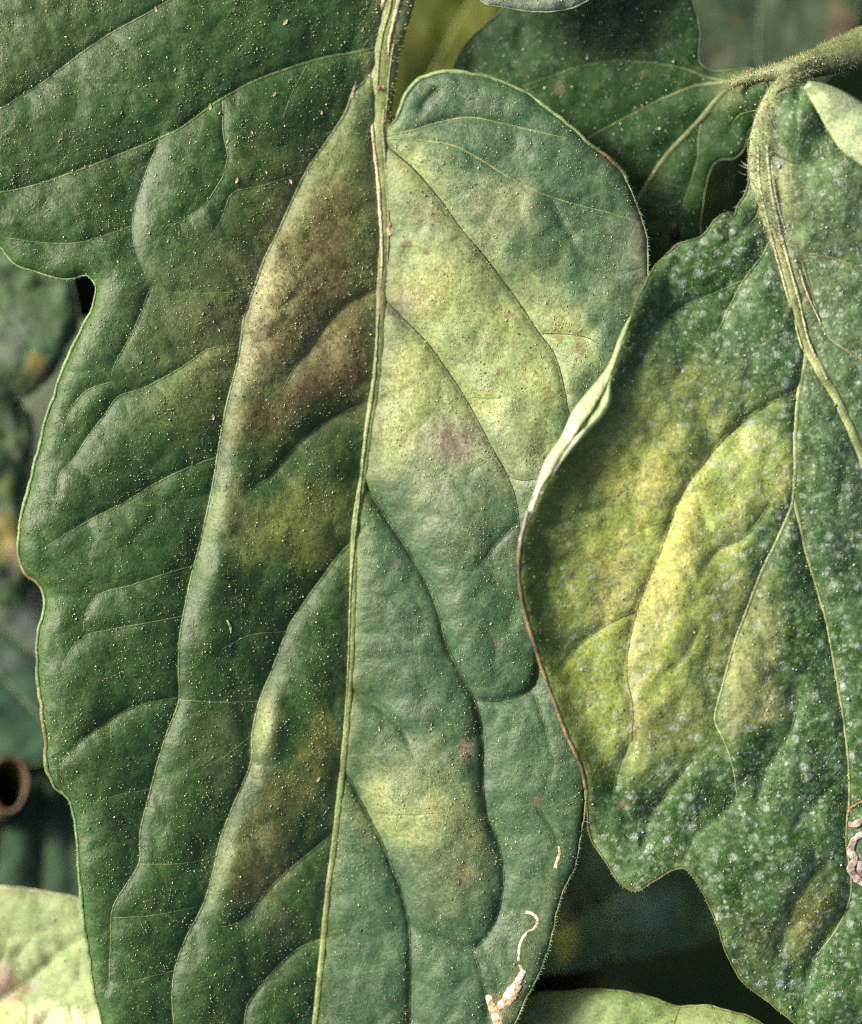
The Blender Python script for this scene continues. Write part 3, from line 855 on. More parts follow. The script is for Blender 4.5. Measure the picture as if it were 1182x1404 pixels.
CREAM, TAN = (0.92, 0.84, 0.62), (0.55, 0.38, 0.23)
lumpy_trail('leaf_miner_trail', [(720.5, 1250.5), (730, 1253), (736.5, 1259.6), (736.5, 1267), (733, 1273), (723.5, 1278.6), (717.5, 1285.5), (713, 1296), (712, 1308), (712, 1320), (715, 1328)], [2.6, 2.0, 2.0, 2.4], LM, r_main, (CREAM, TAN), seed=2)
for i, (p, r_) in enumerate((([(719, 1330), (714, 1338), (709, 1348), (701, 1357), (696, 1368), (686, 1380), (680, 1388)], [4.5, 5, 6, 5]),
                             ([(670, 1364), (673, 1374), (678, 1384), (682, 1396), (684, 1410), (688, 1430)], [4, 7, 8.5, 8]),
                             ([(712, 1350), (707, 1362), (701, 1370), (694, 1380)], [4, 5, 4]))):
    lumpy_trail('dry_scar', p, r_, LM, r_main, (CREAM if i != 2 else (0.42, 0.30, 0.18), TAN), seed=5 + i)
lumpy_trail('dry_scar', [(766, 1160), (767, 1170), (763, 1184), (762, 1190)], [1.6, 2.2, 3.0], LM, r_main, ((0.6, 0.5, 0.3), (0.4, 0.34, 0.18)), seed=9)
lumpy_trail('dry_scar', [(531, 297), (534, 306), (533, 316), (536, 322)], [1.5, 3, 2], LM, r_main, ((0.5, 0.34, 0.22), (0.36, 0.22, 0.13)), 0.6, seed=12)
lumpy_trail('dry_scar', [(514, 118), (521, 121), (527, 120)], [2, 3.5, 2], LM, r_main, ((0.5, 0.36, 0.24), TAN), 4.0, seed=14)
lumpy_trail('dry_scar', [(489, 112), (486, 120), (483, 135)], [1.2, 2.2, 1.2], LM, r_main, ((0.42, 0.34, 0.24), (0.2, 0.13, 0.08)), 1.2, seed=15)
lumpy_trail('dry_scar', [(311, 850), (316, 860), (317, 868)], [1.2, 1.4, 1.0], LM, r_main, ((0.35, 0.42, 0.25), (0.3, 0.36, 0.2)), 0.4, seed=16)

# little dried flakes on the blade: one mesh, copied
fl = None
flake_xy = [(288, 146, 11), (376, 129, 9), (213, 12, 9), (392, 30, 10), (240, 95, 6), (166, 154, 5), (215, 137, 5), (325, 247, 9), (312, 193, 7), (260, 195, 5), (213, 240, 6), (81, 193, 5), (83, 128, 5),
            (398, 248, 8), (421, 235, 7), (441, 154, 6), (434, 104, 5), (230, 330, 5), (245, 318, 5), (161, 358, 5), (292, 571, 9), (278, 430, 5), (437, 1068, 8), (300, 452, 5), (345, 181, 6), (153, 268, 4), (490, 130, 6), (365, 236, 5), (519, 998, 8), (590, 998, 6), (497, 40, 7)]
for i, (fx, fy, fs) in enumerate(flake_xy):
    if fl is None:
        n = 9
        a = np.arange(n) * 2 * np.pi / n
        rr = rng.uniform(0.5, 1.0, n)
        ring = np.column_stack([rr * np.cos(a) * 0.55, rr * np.sin(a), rng.uniform(0.0, 0.25, n)])
        V = np.vstack([ring, [[0.05, 0, 0.45]], ring * [0.9, 0.9, 1] - [0, 0, 0.2]])
        F = [(k, (k + 1) % n, n) for k in range(n)] + [(n + 1 + k, k, (k + 1) % n) for k in range(n)] + [(n + 1 + k, (k + 1) % n, n + 1 + (k + 1) % n) for k in range(n)]
        fl = make_mesh('dry_flake', V * U, np.array(F), np.tile((0.55, 0.46, 0.26), (len(V), 1)) * rng.uniform(0.6, 1.15, (len(V), 1)))
        fl.materials.append(M_DRY)
        o = bpy.data.objects.new('dry_flake', fl)
        first = o
    else:
        o = first.copy()
    COL.objects.link(o)
    o.parent = r_main
    o.location = W(fx, fy, float(LM.z(fx, fy)) + 0.8) - LM.org
    o.scale = (fs * 0.62,) * 3
    o.rotation_euler = (rng.uniform(-.2, .2), rng.uniform(-.2, .2), rng.uniform(-0.9, 0.5))

# ------------------------------------------------------------------ the mildewed leaf on the right
OUT_R = [(1062, 138), (1064, 128), (1074, 121), (1086, 117), (1104, 114), (1142, 122), (1182, 144), (1250, 190), (1330, 300), (1400, 500), (1420, 1000), (1380, 1400), (1260, 1570),
         (1150, 1500), (1090, 1404), (1074, 1391), (1049, 1371), (1018, 1345), (998, 1310), (983, 1269), (968, 1234), (951, 1204), (938, 1191), (925, 1193), (912, 1199), (892, 1211), (871, 1221), (851, 1213),
         (831, 1183), (812, 1152), (806, 1117), (804, 1081), (796, 1051), (778, 1010), (761, 965), (746, 924), (735, 887), (723, 851), (713, 805), (711, 765), (717, 734),
         (730, 700), (744, 668), (762, 634), (785, 600), (804, 572), (824, 540), (840, 506), (856, 460), (872, 415), (888, 384), (898, 366), (914, 349), (935, 333), (958, 326), (974, 311), (984, 298), (997, 293), (1006, 297), (1012, 284), (1024, 264),
         (1026, 222), (1028, 190), (1042, 165), (1056, 150)]
MV = (0.27, 0.31, 0.12)
V_R = [
    vein([(1050, 155), (1047, 193), (1048, 244), (1058, 295), (1073, 355), (1090, 416), (1105, 475), (1120, 500), (1141, 536), (1161, 577), (1182, 628), (1210, 720), (1250, 860)], 8, 30, 26, 0, (11, 4), c=MV, lift=0.0, t0=0.4, rs=1.0),
    vein([(1088, 416), (1103, 465), (1105, 490), (1097, 531), (1091, 582), (1090, 653), (1086, 690), (1069, 734), (1044, 785), (1024, 836), (1006, 886), (994, 930), (986, 960), (980, 985), (993, 1015), (1006, 1056), (1011, 1091)], 9, 30, 26, 1, (5.5, 1.2), c=MV),
    vein([(1087, 680), (1092, 699), (1105, 755), (1120, 805), (1135, 861), (1145, 917), (1155, 975), (1163, 1041), (1165, 1091), (1160, 1142), (1166, 1229), (1150, 1270), (1120, 1310)], 9, 28, 24, 1, (4.0, 1.3), c=MV),
    vein([(1095, 534), (1049, 557), (1018, 579), (988, 607), (963, 638), (937, 673), (922, 709), (907, 755), (887, 800), (871, 846), (861, 897), (860, 927), (868, 970), (866, 1015)], 10, 26, 26, 2, (2.4, 1.0), c=(0.11, 0.10, 0.04)),
    vein([(920, 714), (890, 722), (866, 734)], 5, 18, 18, 1, (1.3, 0.6), c=(0.11, 0.10, 0.04)),
    vein([(871, 838), (826, 861), (795, 884), (770, 915)], 8, 22, 22, 2, (1.6, 0.7), c=(0.10, 0.11, 0.04)),
    vein([(1056, 692), (1018, 739), (983, 755), (965, 780), (958, 800)], 6, 18, 18, 1.5, (1.5, 0.7), c=(0.13, 0.13, 0.05)),
    vein([(1060, 320), (1046, 350), (1029, 371), (1008, 406), (988, 447), (968, 480)], 8, 24, 22, 1, (3.0, 1.0), c=(0.14, 0.18, 0.06)),
    vein([(1020, 384), (990, 398), (937, 421), (890, 455), (860, 480)], 7, 24, 24, 1, (2.2, 0.8), c=(0.10, 0.15, 0.045)),
    vein([(1050, 280), (1035, 300), (1010, 325), (985, 340)], 6, 16, 16, 1, (2.2, 0.8), c=(0.10, 0.15, 0.05)),
    vein([(1082, 330), (1102, 346), (1120, 350), (1150, 357), (1182, 368), (1250, 400)], 6, 20, 20, 1, (3.0, 1.5), c=(0.18, 0.20, 0.08)),
    vein([(1100, 360), (1112, 400), (1138, 463), (1160, 480), (1182, 492), (1240, 520)], 6, 20, 20, 1, (3.0, 2.0), c=(0.24, 0.25, 0.13)),
    vein([(1062, 210), (1085, 222), (1115, 222), (1150, 215)], 8, 18, 18, 1, (2.4, 1.0), c=(0.10, 0.15, 0.045)),
    vein([(1095, 125), (1092, 150), (1093, 185)], 9, 16, 16, 1, (1.5, 0.7), c=(0.05, 0.09, 0.035)),
    vein([(861, 1020), (850, 1050), (838, 1100)], 5, 18, 18, 1, (1.2, 0.5), c=(0.06, 0.09, 0.035)),
    vein([(950, 1040), (920, 1080), (890, 1125), (880, 1170)], 9, 26, 22, 1, (1.4, 0.6), c=(0.05, 0.08, 0.03)),
    vein([(1012, 1090), (990, 1115), (950, 1150), (935, 1185)], 8, 22, 22, 1, (1.3, 0.6), c=(0.05, 0.08, 0.03)),
    vein([(1094, 960), (1085, 1000), (1060, 1040), (1040, 1085), (1030, 1120)], 11, 30, 20, 0, (1.2, 0.6), c=(0.05, 0.08, 0.03)),
    vein([(1160, 1060), (1120, 1100), (1080, 1145)], 8, 24, 22, 1, (1.3, 0.6), c=(0.05, 0.08, 0.03)),
    vein([(1166, 1240), (1140, 1275), (1110, 1330), (1098, 1380)], 10, 26, 26, 1, (1.4, 0.8), c=(0.05, 0.08, 0.03)),
    vein([(1140, 1180), (1110, 1210), (1075, 1280), (1060, 1330)], 6, 22, 22, 1, (1.2, 0.6), c=(0.07, 0.09, 0.03)),
    vein([(958, 860), (940, 900), (900, 930)], 5, 18, 18, 1, (1.1, 0.5), c=(0.1, 0.1, 0.04)),
]
EDGE_L = crom([(888, 384), (872, 415), (856, 460), (840, 506), (824, 540), (804, 572), (785, 600), (762, 634), (744, 668), (730, 700), (717, 734), (711, 765), (713, 805), (723, 851), (735, 887), (746, 924), (761, 965), (778, 1010), (796, 1051), (804, 1081)], 6)


def base_R(x, y, ed):
    z = 112 + 0 * x
    dl, t, _, _, _ = seg_dist(x, y, EDGE_L[::3])
    amp = np.interp(t, [0, 0.18, 0.35, 0.6, 0.8, 1.0], [10, 30, 42, 26, 12, 4])
    wid = np.interp(t, [0, 0.2, 0.35, 0.6, 1.0], [30, 42, 48, 36, 24])
    z = z + amp * np.exp(-(dl / wid) ** 1.3) - 10 * sm(0, 40, dl)
    # the blade climbs to a swell under the yellow patch, falls to the vein, then to the right edge
    z = z + 18 * np.exp(-(((x - 930) / 70) ** 2 + ((y - 780) / 170) ** 2)) + 10 * np.exp(-(((x - 1020) / 34) ** 2 + ((y - 930) / 90) ** 2))
    z = z - 0.10 * (x - 1080) * (x > 1080) - 0.00011 * (y - 700) ** 2 * (y > 700)
    z = z + 6 * np.sin((y + 0.6 * x) / 46.0) * sm(1050, 1200, y) + 20 * np.exp(-(((x - 1100) / 24) ** 2 + ((y - 160) / 30) ** 2)) + 14 * np.exp(-(((x - 1150) / 50) ** 2 + ((y - 290) / 50) ** 2))
    return z


def col_R(x, y, ed):
    C = np.tile(np.array((0.034, 0.090, 0.015)), (len(x), 1)) * (0.8 + 0.4 * fbm(x, y, 60, 5, 3))[:, None]
    Yg = (0.30, 0.37, 0.075); Yy = (0.56, 0.53, 0.15)
    spots = [
        (930, 560, 130, 80, -15, (0.15, 0.20, 0.05), 0.8), (960, 830, 90, 120, 20, (0.19, 0.23, 0.045), 0.8), (900, 690, 190, 130, -40, Yg, 0.85), (850, 820, 130, 130, -30, Yg, 0.85), (950, 760, 80, 150, 20, Yg, 0.85), (1030, 640, 80, 80, 0, Yg, 0.75), (870, 950, 130, 120, 20, Yg, 0.9), (790, 950, 60, 90, -20, (0.17, 0.22, 0.03), 0.7),
        (880, 660, 60, 30, -15, Yy, 0.7), (945, 700, 22, 50, 20, Yy, 0.8), (920, 780, 26, 70, 20, Yy, 0.7), (830, 790, 60, 60, 0, (0.26, 0.23, 0.06), 0.5), (890, 870, 30, 60, 20, (0.33, 0.31, 0.1), 0.6), (900, 1000, 60, 50, 0, (0.2, 0.2, 0.06), 0.7), (830, 990, 26, 40, 20, Yg, 0.7), (868, 930, 12, 70, 0, (0.42, 0.4, 0.18), 0.6),
        (1035, 900, 40, 100, 15, (0.26, 0.28, 0.09), 0.85), (1050, 970, 26, 36, 20, (0.33, 0.31, 0.11), 0.7), (1010, 980, 26, 50, 10, (0.3, 0.31, 0.12), 0.6), (980, 840, 40, 60, 20, (0.15, 0.17, 0.035), 0.6),
        (760, 720, 40, 90, 10, (0.08, 0.12, 0.02), 0.6), (790, 640, 50, 110, 25, (0.12, 0.165, 0.028), 0.7), (745, 800, 26, 80, -8, (0.10, 0.15, 0.02), 0.75),
        (1110, 1250, 40, 60, 30, (0.16, 0.17, 0.04), 0.8), (1095, 1290, 20, 34, 30, (0.22, 0.21, 0.06), 0.7), (1040, 1290, 40, 50, 20, (0.10, 0.11, 0.03), 0.5), (855, 1105, 12, 10, 0, (0.2, 0.16, 0.09), 0.8), (784, 790, 9, 6, 0, (0.14, 0.09, 0.07), 0.8), (965, 605, 6, 5, 0, (0.11, 0.05, 0.02), 0.5),
        (1075, 300, 26, 90, -12, (0.17, 0.2, 0.075), 0.7), (1110, 380, 30, 90, -15, (0.16, 0.2, 0.08), 0.65), (1140, 350, 60, 120, 0, (0.085, 0.14, 0.06), 0.6), (1160, 700, 60, 200, 0, (0.06, 0.12, 0.05), 0.6), (1120, 220, 70, 110, 0, (0.10, 0.18, 0.06), 0.7), (1020, 470, 60, 60, 0, (0.06, 0.125, 0.045), 0.6), (1130, 460, 60, 120, 0, (0.12, 0.19, 0.085), 0.6), (910, 400, 40, 60, 30, (0.04, 0.1, 0.022), 0.6),
        (1068, 260, 30, 90, -5, (0.25, 0.27, 0.13), 0.8), (1085, 360, 26, 70, -15, (0.24, 0.27, 0.12), 0.7), (1170, 300, 60, 120, 0, (0.12, 0.19, 0.08), 0.6),
    ]
    C = paint(C, x, y, spots, 0.42, 30, 4)
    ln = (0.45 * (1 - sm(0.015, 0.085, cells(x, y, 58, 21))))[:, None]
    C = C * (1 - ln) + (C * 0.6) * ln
    m = (0.6 * np.exp(-ed / 7) * sm(980, 1100, y))[:, None]
    C = C * (1 - m) + np.array((0.13, 0.14, 0.03)) * m
    su, sv = 0.46 * x - 0.89 * y, 0.89 * x + 0.46 * y
    st = fbm(su * 0.28, sv, 13, 301, 3)
    ymask = np.clip((C[:, 0] - 0.12) / 0.15, 0, 1)
    m = (sm(0.5, 0.68, st) * ymask * 0.6)[:, None]
    C = C * (1 - m) + np.array((0.50, 0.52, 0.19)) * m
    m = (sm(0.5, 0.34, st) * ymask * 0.22)[:, None]
    C = C * (1 - m) + np.array((0.17, 0.22, 0.04)) * m
    pep = fbm(x, y, 6, 277, 2)
    m = (sm(0.64, 0.78, pep) * 0.25)[:, None]
    return C * (1 - m) + np.array((0.06, 0.04, 0.02)) * m


def mild_R(x, y):
    m = 1.0 + 0 * x
    m = m * (1 - 0.85 * np.exp(-(((x - 830) / 90) ** 2 + ((y - 640) / 150) ** 2)))
    m = m * (1 - 0.8 * sm(60, 10, seg_dist(x, y, EDGE_L[::6])[0]))
    m = m * (1 - 0.5 * np.exp(-(((x - 890) / 130) ** 2 + ((y - 800) / 220) ** 2)))
    m = m * (0.5 + 1.2 * fbm(x, y, 45, 61, 4))
    m = m + 0.35 * sm(1060, 1150, x) * sm(900, 400, y) + 0.25 * sm(560, 400, y)
    return np.clip(m, 0, 1.2)


r_right = root('tomato_leaf', 'yellowing leaf speckled with white mildew, one edge curled up over the large leaf', 'leaf', tuple(W(1055, 120, 100)), leaf_group)
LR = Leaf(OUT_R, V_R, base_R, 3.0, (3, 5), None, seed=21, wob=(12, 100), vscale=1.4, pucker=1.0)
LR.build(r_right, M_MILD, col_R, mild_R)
LR.add_veins()
LR.add_margin(lambda x, y: 1.4 + 0 * x, lambda x, y: np.tile(np.array((0.13, 0.15, 0.05)), (len(x), 1)) * (1 - 0.5 * sm(1000, 900, y)[:, None] * sm(800, 740, x)[:, None] * np.array((0.2, 0.6, 0.4))))
LR.add_glands(8000, (0.44, 0.46, 0.24), (0.35, 0.95), weight=lambda x, y: 0.15 + 2.5 * np.clip(fbm(x, y, 34, 89, 3) - 0.36, 0, 1))
LR.add_glands(500, (0.36, 0.44, 0.38), (0.9, 1.7), weight=lambda x, y: 0.02 + sm(950, 1060, x) + sm(1000, 1100, y))

# rolled-up margin showing its pale underside, then a thin dark rim
ns, nu = 90, 16
rl = crom([(887, 380), (872, 418), (852, 455), (832, 504), (806, 536), (786, 562), (770, 597), (749, 628), (734, 668), (722, 704), (711, 740)], 4)
rr_ = crom([(890, 386), (875, 424), (861, 458), (847, 498), (839, 524), (838, 550), (828, 570), (808, 590), (788, 613), (763, 648), (743, 682), (730, 709), (714, 744)], 4)
rl = np.stack([np.interp(np.linspace(0, 1, ns), np.linspace(0, 1, len(rl)), rl[:, k]) for k in (0, 1)], 1)
rr_ = np.stack([np.interp(np.linspace(0, 1, ns), np.linspace(0, 1, len(rr_)), rr_[:, k]) for k in (0, 1)], 1)
u = np.linspace(0, 1, nu)
PX = rl[:, None, :] * (1 - u)[None, :, None] + rr_[:, None, :] * u[None, :, None]
wd = np.linalg.norm(rr_ - rl, axis=1)[:, None]
zL = LR.z(rl[:, 0] + 4, rl[:, 1] + 2)[:, None] - 4
crease = 2.4 * np.exp(-((u[None] - 0.62 - 0.1 * np.sin(np.arange(ns) / 7.0)[:, None]) / 0.12) ** 2) * sm(14, 26, wd)
PZ = zL + 0.55 * wd * (np.clip(u, 0, 1) ** 0.75)[None] + 5 * (fbm(PX[..., 0], PX[..., 1], 22, 71, 3) - 0.5) * sm(0, .3, u)[None] - crease - 5 * sm(0.85, 1.0, u)[None]
fx_, fy_, fz_ = PX[..., 0].ravel(), PX[..., 1].ravel(), PZ.ravel()
i, j = np.meshgrid(np.arange(ns - 1), np.arange(nu - 1), indexing='ij')
F = np.stack([i * nu + j, (i + 1) * nu + j, (i + 1) * nu + j + 1, i * nu + j + 1], -1).reshape(-1, 4)
tt = np.repeat(np.linspace(0, 1, ns), nu)[:, None]
C = np.array((0.27, 0.36, 0.15)) * (1 - sm(0.6, 0.8, tt)) + np.array((0.40, 0.40, 0.31)) * sm(0.6, 0.8, tt)
C = C * (0.72 + 0.56 * fbm(fx_, fy_, 13, 4, 3))[:, None]
painted_highlight = np.exp(-(((fx_ - 786) / 16) ** 2 + ((fy_ - 588) / 24) ** 2))[:, None] * 0.6  # near-white highlight painted into the colour of the roll
C = C * (1 - painted_highlight) + np.array((0.72, 0.76, 0.55)) * painted_highlight
ff = link('rolled_margin', make_mesh('rolled_margin', W(fx_, fy_, fz_) - LR.org, F, C), M_VEIN, r_right)
s = ff.modifiers.new('thickness', 'SOLIDIFY'); s.thickness = 4 * U; s.offset = -1
rp = crom([(724, 700), (714, 742), (711, 770), (713, 805), (722, 850), (734, 886), (746, 924), (761, 965), (778, 1010), (797, 1052), (803, 1080)], 4)
tt = np.linspace(0, 1, len(rp))[:, None]
cr_ = np.array((0.34, 0.33, 0.29)) * (1 - sm(0.05, 0.2, tt)) + np.array((0.15, 0.10, 0.075)) * sm(0.05, 0.2, tt)
f = fbm(rp[:, 0], rp[:, 1], 18, 8, 3)[:, None]
cr_ = cr_ * (1 - sm(0.5, 0.7, f)) + np.array((0.27, 0.19, 0.07)) * sm(0.5, 0.7, f)
tube('rim', np.column_stack([rp, LR.z(rp[:, 0] + 4, rp[:, 1]) + 0.5]), 2.4 * (0.7 + 0.6 * f[:, 0]), cr_, M_VEIN, r_right, 8, 0.8, LR.org, 1.5)

# margin folded over toward the viewer at the top of this leaf
ns, nu = 50, 14
fa = crom([(1108, 114), (1125, 116), (1142, 121), (1182, 143), (1250, 188), (1330, 300)], 6)
fb = crom([(1104, 118), (1118, 145), (1134, 175), (1152, 203), (1184, 228), (1270, 336)], 6)
fa = np.stack([np.interp(np.linspace(0, 1, ns), np.linspace(0, 1, len(fa)), fa[:, k]) for k in (0, 1)], 1)
fb = np.stack([np.interp(np.linspace(0, 1, ns), np.linspace(0, 1, len(fb)), fb[:, k]) for k in (0, 1)], 1)
u = np.linspace(0, 1, nu)
PX = fa[:, None, :] * (1 - u)[None, :, None] + fb[:, None, :] * u[None, :, None]
zA = LR.z(fa[:, 0] - 3, fa[:, 1] + 4)[:, None]; zB = LR.z(fb[:, 0], fb[:, 1])[:, None]
PZ = zA * (1 - u) + (zB + 7) * u + (20 * np.sin(np.pi * u ** 0.75))[None] + 3 * (fbm(PX[..., 0], PX[..., 1], 26, 31, 2) - 0.5) + 3
fx_, fy_, fz_ = PX[..., 0].ravel(), PX[..., 1].ravel(), PZ.ravel()
i, j = np.meshgrid(np.arange(ns - 1), np.arange(nu - 1), indexing='ij')
F = np.stack([i * nu + j, (i + 1) * nu + j, (i + 1) * nu + j + 1, i * nu + j + 1], -1).reshape(-1, 4)
C = np.tile(np.array((0.40, 0.48, 0.25)), (len(fx_), 1)) * (0.7 + 0.6 * fbm(fx_, fy_, 16, 4, 3))[:, None]
ff = link('folded_margin', make_mesh('folded_margin', W(fx_, fy_, fz_) - LR.org, F, C), M_VEIN, r_right)
s = ff.modifiers.new('thickness', 'SOLIDIFY'); s.thickness = 3 * U; s.offset = -1

# dried loops at its right
for i, (p, r_) in enumerate((([(1196, 1094), (1182, 1099), (1166, 1109), (1161, 1120)], [1.5, 2, 2]), ([(1163, 1130), (1170, 1131), (1182, 1125), (1198, 1116)], [4, 5, 5]),
                             ([(1200, 1136), (1182, 1143), (1171, 1153), (1167, 1168), (1173, 1178), (1167, 1189), (1174, 1203), (1184, 1211), (1200, 1214)], [4.5, 5, 5.5, 5, 6, 5]), ([(1180, 1180), (1182, 1195), (1190, 1204)], [4, 5, 4]))):
    lumpy_trail('dry_scar', p, r_, LR, r_right, (((0.5, 0.42, 0.36), (0.36, 0.26, 0.22)) if i else ((0.2, 0.11, 0.05), (0.3, 0.2, 0.1))), 0.5, seed=30 + i)

# petiole: leaves the frame at the upper right and runs down into the midrib
PET = crom(np.array([(1150, 76, 30, 8), (1118, 88, 66, 10), (1090, 102, 88, 11), (1067, 126, 99, 13), (1053, 158, 103, 16), (1046, 195, 104, 18), (1047, 245, 104, 19), (1055, 290, 102, 14), (1068, 335, 98, 11), (1080, 375, 88, 8)], float), 5)
kz = sm(120, 175, PET[:, 1])
PET[:, 2] = PET[:, 2] * (1 - kz) + (LR.z(np.maximum(PET[:, 0], 1044), PET[:, 1]) + 3.0 * sm(385, 330, PET[:, 1]) - 2) * kz
g = vnoise(PET[:, 0], PET[:, 1], 30, 8)
gf = sm(150, 90, PET[:, 1])[:, None]
pet = tube('petiole', PET[:, :3], PET[:, 3], (np.array((0.20, 0.235, 0.095)) * gf + np.array((0.30, 0.36, 0.15)) * (1 - gf)) * (0.7 + 0.6 * g)[:, None], M_VEIN, r_right, 16, 0.34, LR.org, 0.0)


def petiole_line(off, r, col, y0=0, y1=1):
    n = len(PET); a, b = int(n * y0), int(n * y1)
    S = PET[a:b]
    T = np.gradient(S[:, :2], axis=0); T /= np.linalg.norm(T, axis=1)[:, None]
    nrm_ = np.stack([T[:, 1], -T[:, 0]], 1)
    P = S[:, :2] + nrm_ * (off * S[:, 3])[:, None]
    z = S[:, 2] + 0.28 * S[:, 3] * math.sqrt(1 - off * off)
    C = np.array(col) * (0.6 + 0.8 * fbm(P[:, 0], P[:, 1], 8, 5, 2))[:, None]
    tube('ridge', np.column_stack([P, z]), r * (0.7 + 0.6 * vnoise(P[:, 0], P[:, 1], 7, 3)), C, M_DRY, pet, 6, 0.8, LR.org, 0.8)


petiole_line(-0.3, 1.2, (0.42, 0.44, 0.23), 0.15, 0.8)
# pale strands that run on beside the midrib
for p, r0, r1 in (([(1040, 200), (1041, 244), (1052, 300), (1066, 355), (1083, 416), (1100, 478)], 2.2, 1.4), ([(1052, 200), (1056, 250), (1066, 300), (1080, 355), (1096, 412), (1110, 470), (1134, 520)], 2.4, 1.6),
                  ([(1058, 220), (1064, 270), (1078, 318), (1092, 356), (1106, 400), (1124, 440)], 2.0, 1.2)):
    P = crom(p, 4); R = np.linspace(r0, r1, len(P)) * (0.7 + 0.6 * vnoise(P[:, 0], P[:, 1], 8, 2))
    wr_ = np.interp(P[:, 1], [155, 244, 416, 500], [17, 18, 8.5, 6.5])
    xm = np.interp(P[:, 1], [155, 193, 244, 295, 355, 416, 475, 500, 536], [1050, 1046, 1047, 1057, 1073, 1090, 1105, 1120, 1141])
    u = np.clip((P[:, 0] - xm) / wr_, -0.95, 0.95)
    tube('strand', np.column_stack([P, np.maximum(LR.z(xm, P[:, 1]) + 0.55 * np.minimum(wr_, 9) * np.sqrt(1 - u * u), np.interp(P[:, 1], PET[-40:, 1], PET[-40:, 2]) + 0.3 * np.interp(P[:, 1], PET[-40:, 1], PET[-40:, 3]) * np.sqrt(1 - u * u)) + 0.3]), R, np.array((0.46, 0.45, 0.27)) * (0.7 + 0.6 * fbm(P[:, 0], P[:, 1], 9, 6, 2))[:, None], M_DRY, r_right, 6, 0.8, LR.org, 0.8)
n = 2200
k = rng.integers(0, len(PET), n); S = PET[k].copy()
T = np.gradient(PET[:, :2], axis=0)[k]; T /= np.linalg.norm(T, axis=1)[:, None]
an = rng.uniform(-0.3, 3.4, n)
N = np.column_stack([T[:, 1] * np.cos(an), -T[:, 0] * np.cos(an), np.sin(an)])
S[:, :2] += T * rng.uniform(-3.5, 3.5, n)[:, None]
N = N + np.column_stack([T * rng.normal(0, 0.6, n)[:, None], 0 * an])
P = S[:, :3] + N * S[:, 3:4] * np.array((0.9, 0.9, 0.36))
hairs('stem_hairs', P, N, 5, r_right, LR.org, (0.5, 0.5, 0.34), 0.45)
blobs('gland_hairs', P[:600, 0], P[:600, 1], P[:600, 2] + 0.5, rng.uniform(0.6, 1.3, 600), (0.45, 0.42, 0.2), r_right, LR.org, M_GLAND)
# a few long white hairs beside the dark gap and on the curled rim
hp = np.array([(1026, 228, 112), (1028, 232, 112), (1024, 240, 112), (1023, 262, 110), (1018, 276, 110), (1012, 284, 108), (1006, 292, 108), (1030, 236, 113), (1001, 1396, 70), (1030, 1394, 70), (776, 830, 112), (748, 808, 112), (817, 778, 118)], float)
hairs('long_hairs', hp, np.tile((-0.9, -0.15, 0.4), (len(hp), 1)), 13, r_right, LR.org, (0.75, 0.78, 0.66), 0.7, 0.25)
k = rng.integers(0, len(LR.out), 900)
P2 = LR.out[k]; t = np.gradient(LR.out, axis=0); nr = np.stack([t[:, 1], -t[:, 0]], 1)[k]; nr /= np.linalg.norm(nr, axis=1)[:, None] + 1e-9
sg = -1 if inside(LR.out[50:51, 0] + 4 * nr[:1, 0] * 0, LR.out[50:51, 1], LR.out)[0] else 1
hairs('margin_hairs', np.column_stack([P2, LR.z(P2[:, 0], P2[:, 1]) + 1]), np.column_stack([nr, np.full(len(k), 0.6)]), 3.5, r_right, LR.org, (0.45, 0.48, 0.26), 0.4)

# ------------------------------------------------------------------ leaves behind
def simple_leaf(label, outline, veins, z0, spots, basecol, mat, tilt=(0, 0), seed=1, step=5.0, wob=(16, 90), margin=None, mildew=None, edge=(8, 10), extra=None, glands=0, gcol=(0.4, 0.45, 0.28), group=leaf_group, rag=0.5):
    o = np.asarray(outline, float); c = o.mean(0)
    r = root('tomato_leaf', label, 'leaf', tuple(W(o[0, 0], o[0, 1], z0)), group)

    def base(x, y, ed):
        z = z0 + tilt[0] * (x - c[0]) + tilt[1] * (y - c[1])
        return z if extra is None else z + extra(x, y)
    lf = Leaf(outline, veins, base, step, edge, None, seed, wob, 1.0, 0.8)

    def colr(x, y, ed):
        C = np.tile(np.asarray(basecol), (len(x), 1)) * (0.75 + 0.5 * fbm(x, y, 50, seed, 3))[:, None]
        return paint(C, x, y, spots, rag, 24, seed)
    lf.build(r, mat, colr, (lambda x, y: np.full(len(x), mildew) * (0.3 + 1.2 * fbm(x, y, 60, seed + 2, 3))) if mildew is not None else None)
    lf.add_veins()
    mc = margin or (np.asarray(basecol) * 1.8)
    lf.add_margin(lambda x, y: 1.5 + 0 * x, lambda x, y: np.tile(np.asarray(mc), (len(x), 1)))
    if glands: lf.add_glands(glands, gcol, (0.6, 1.3))
    return lf


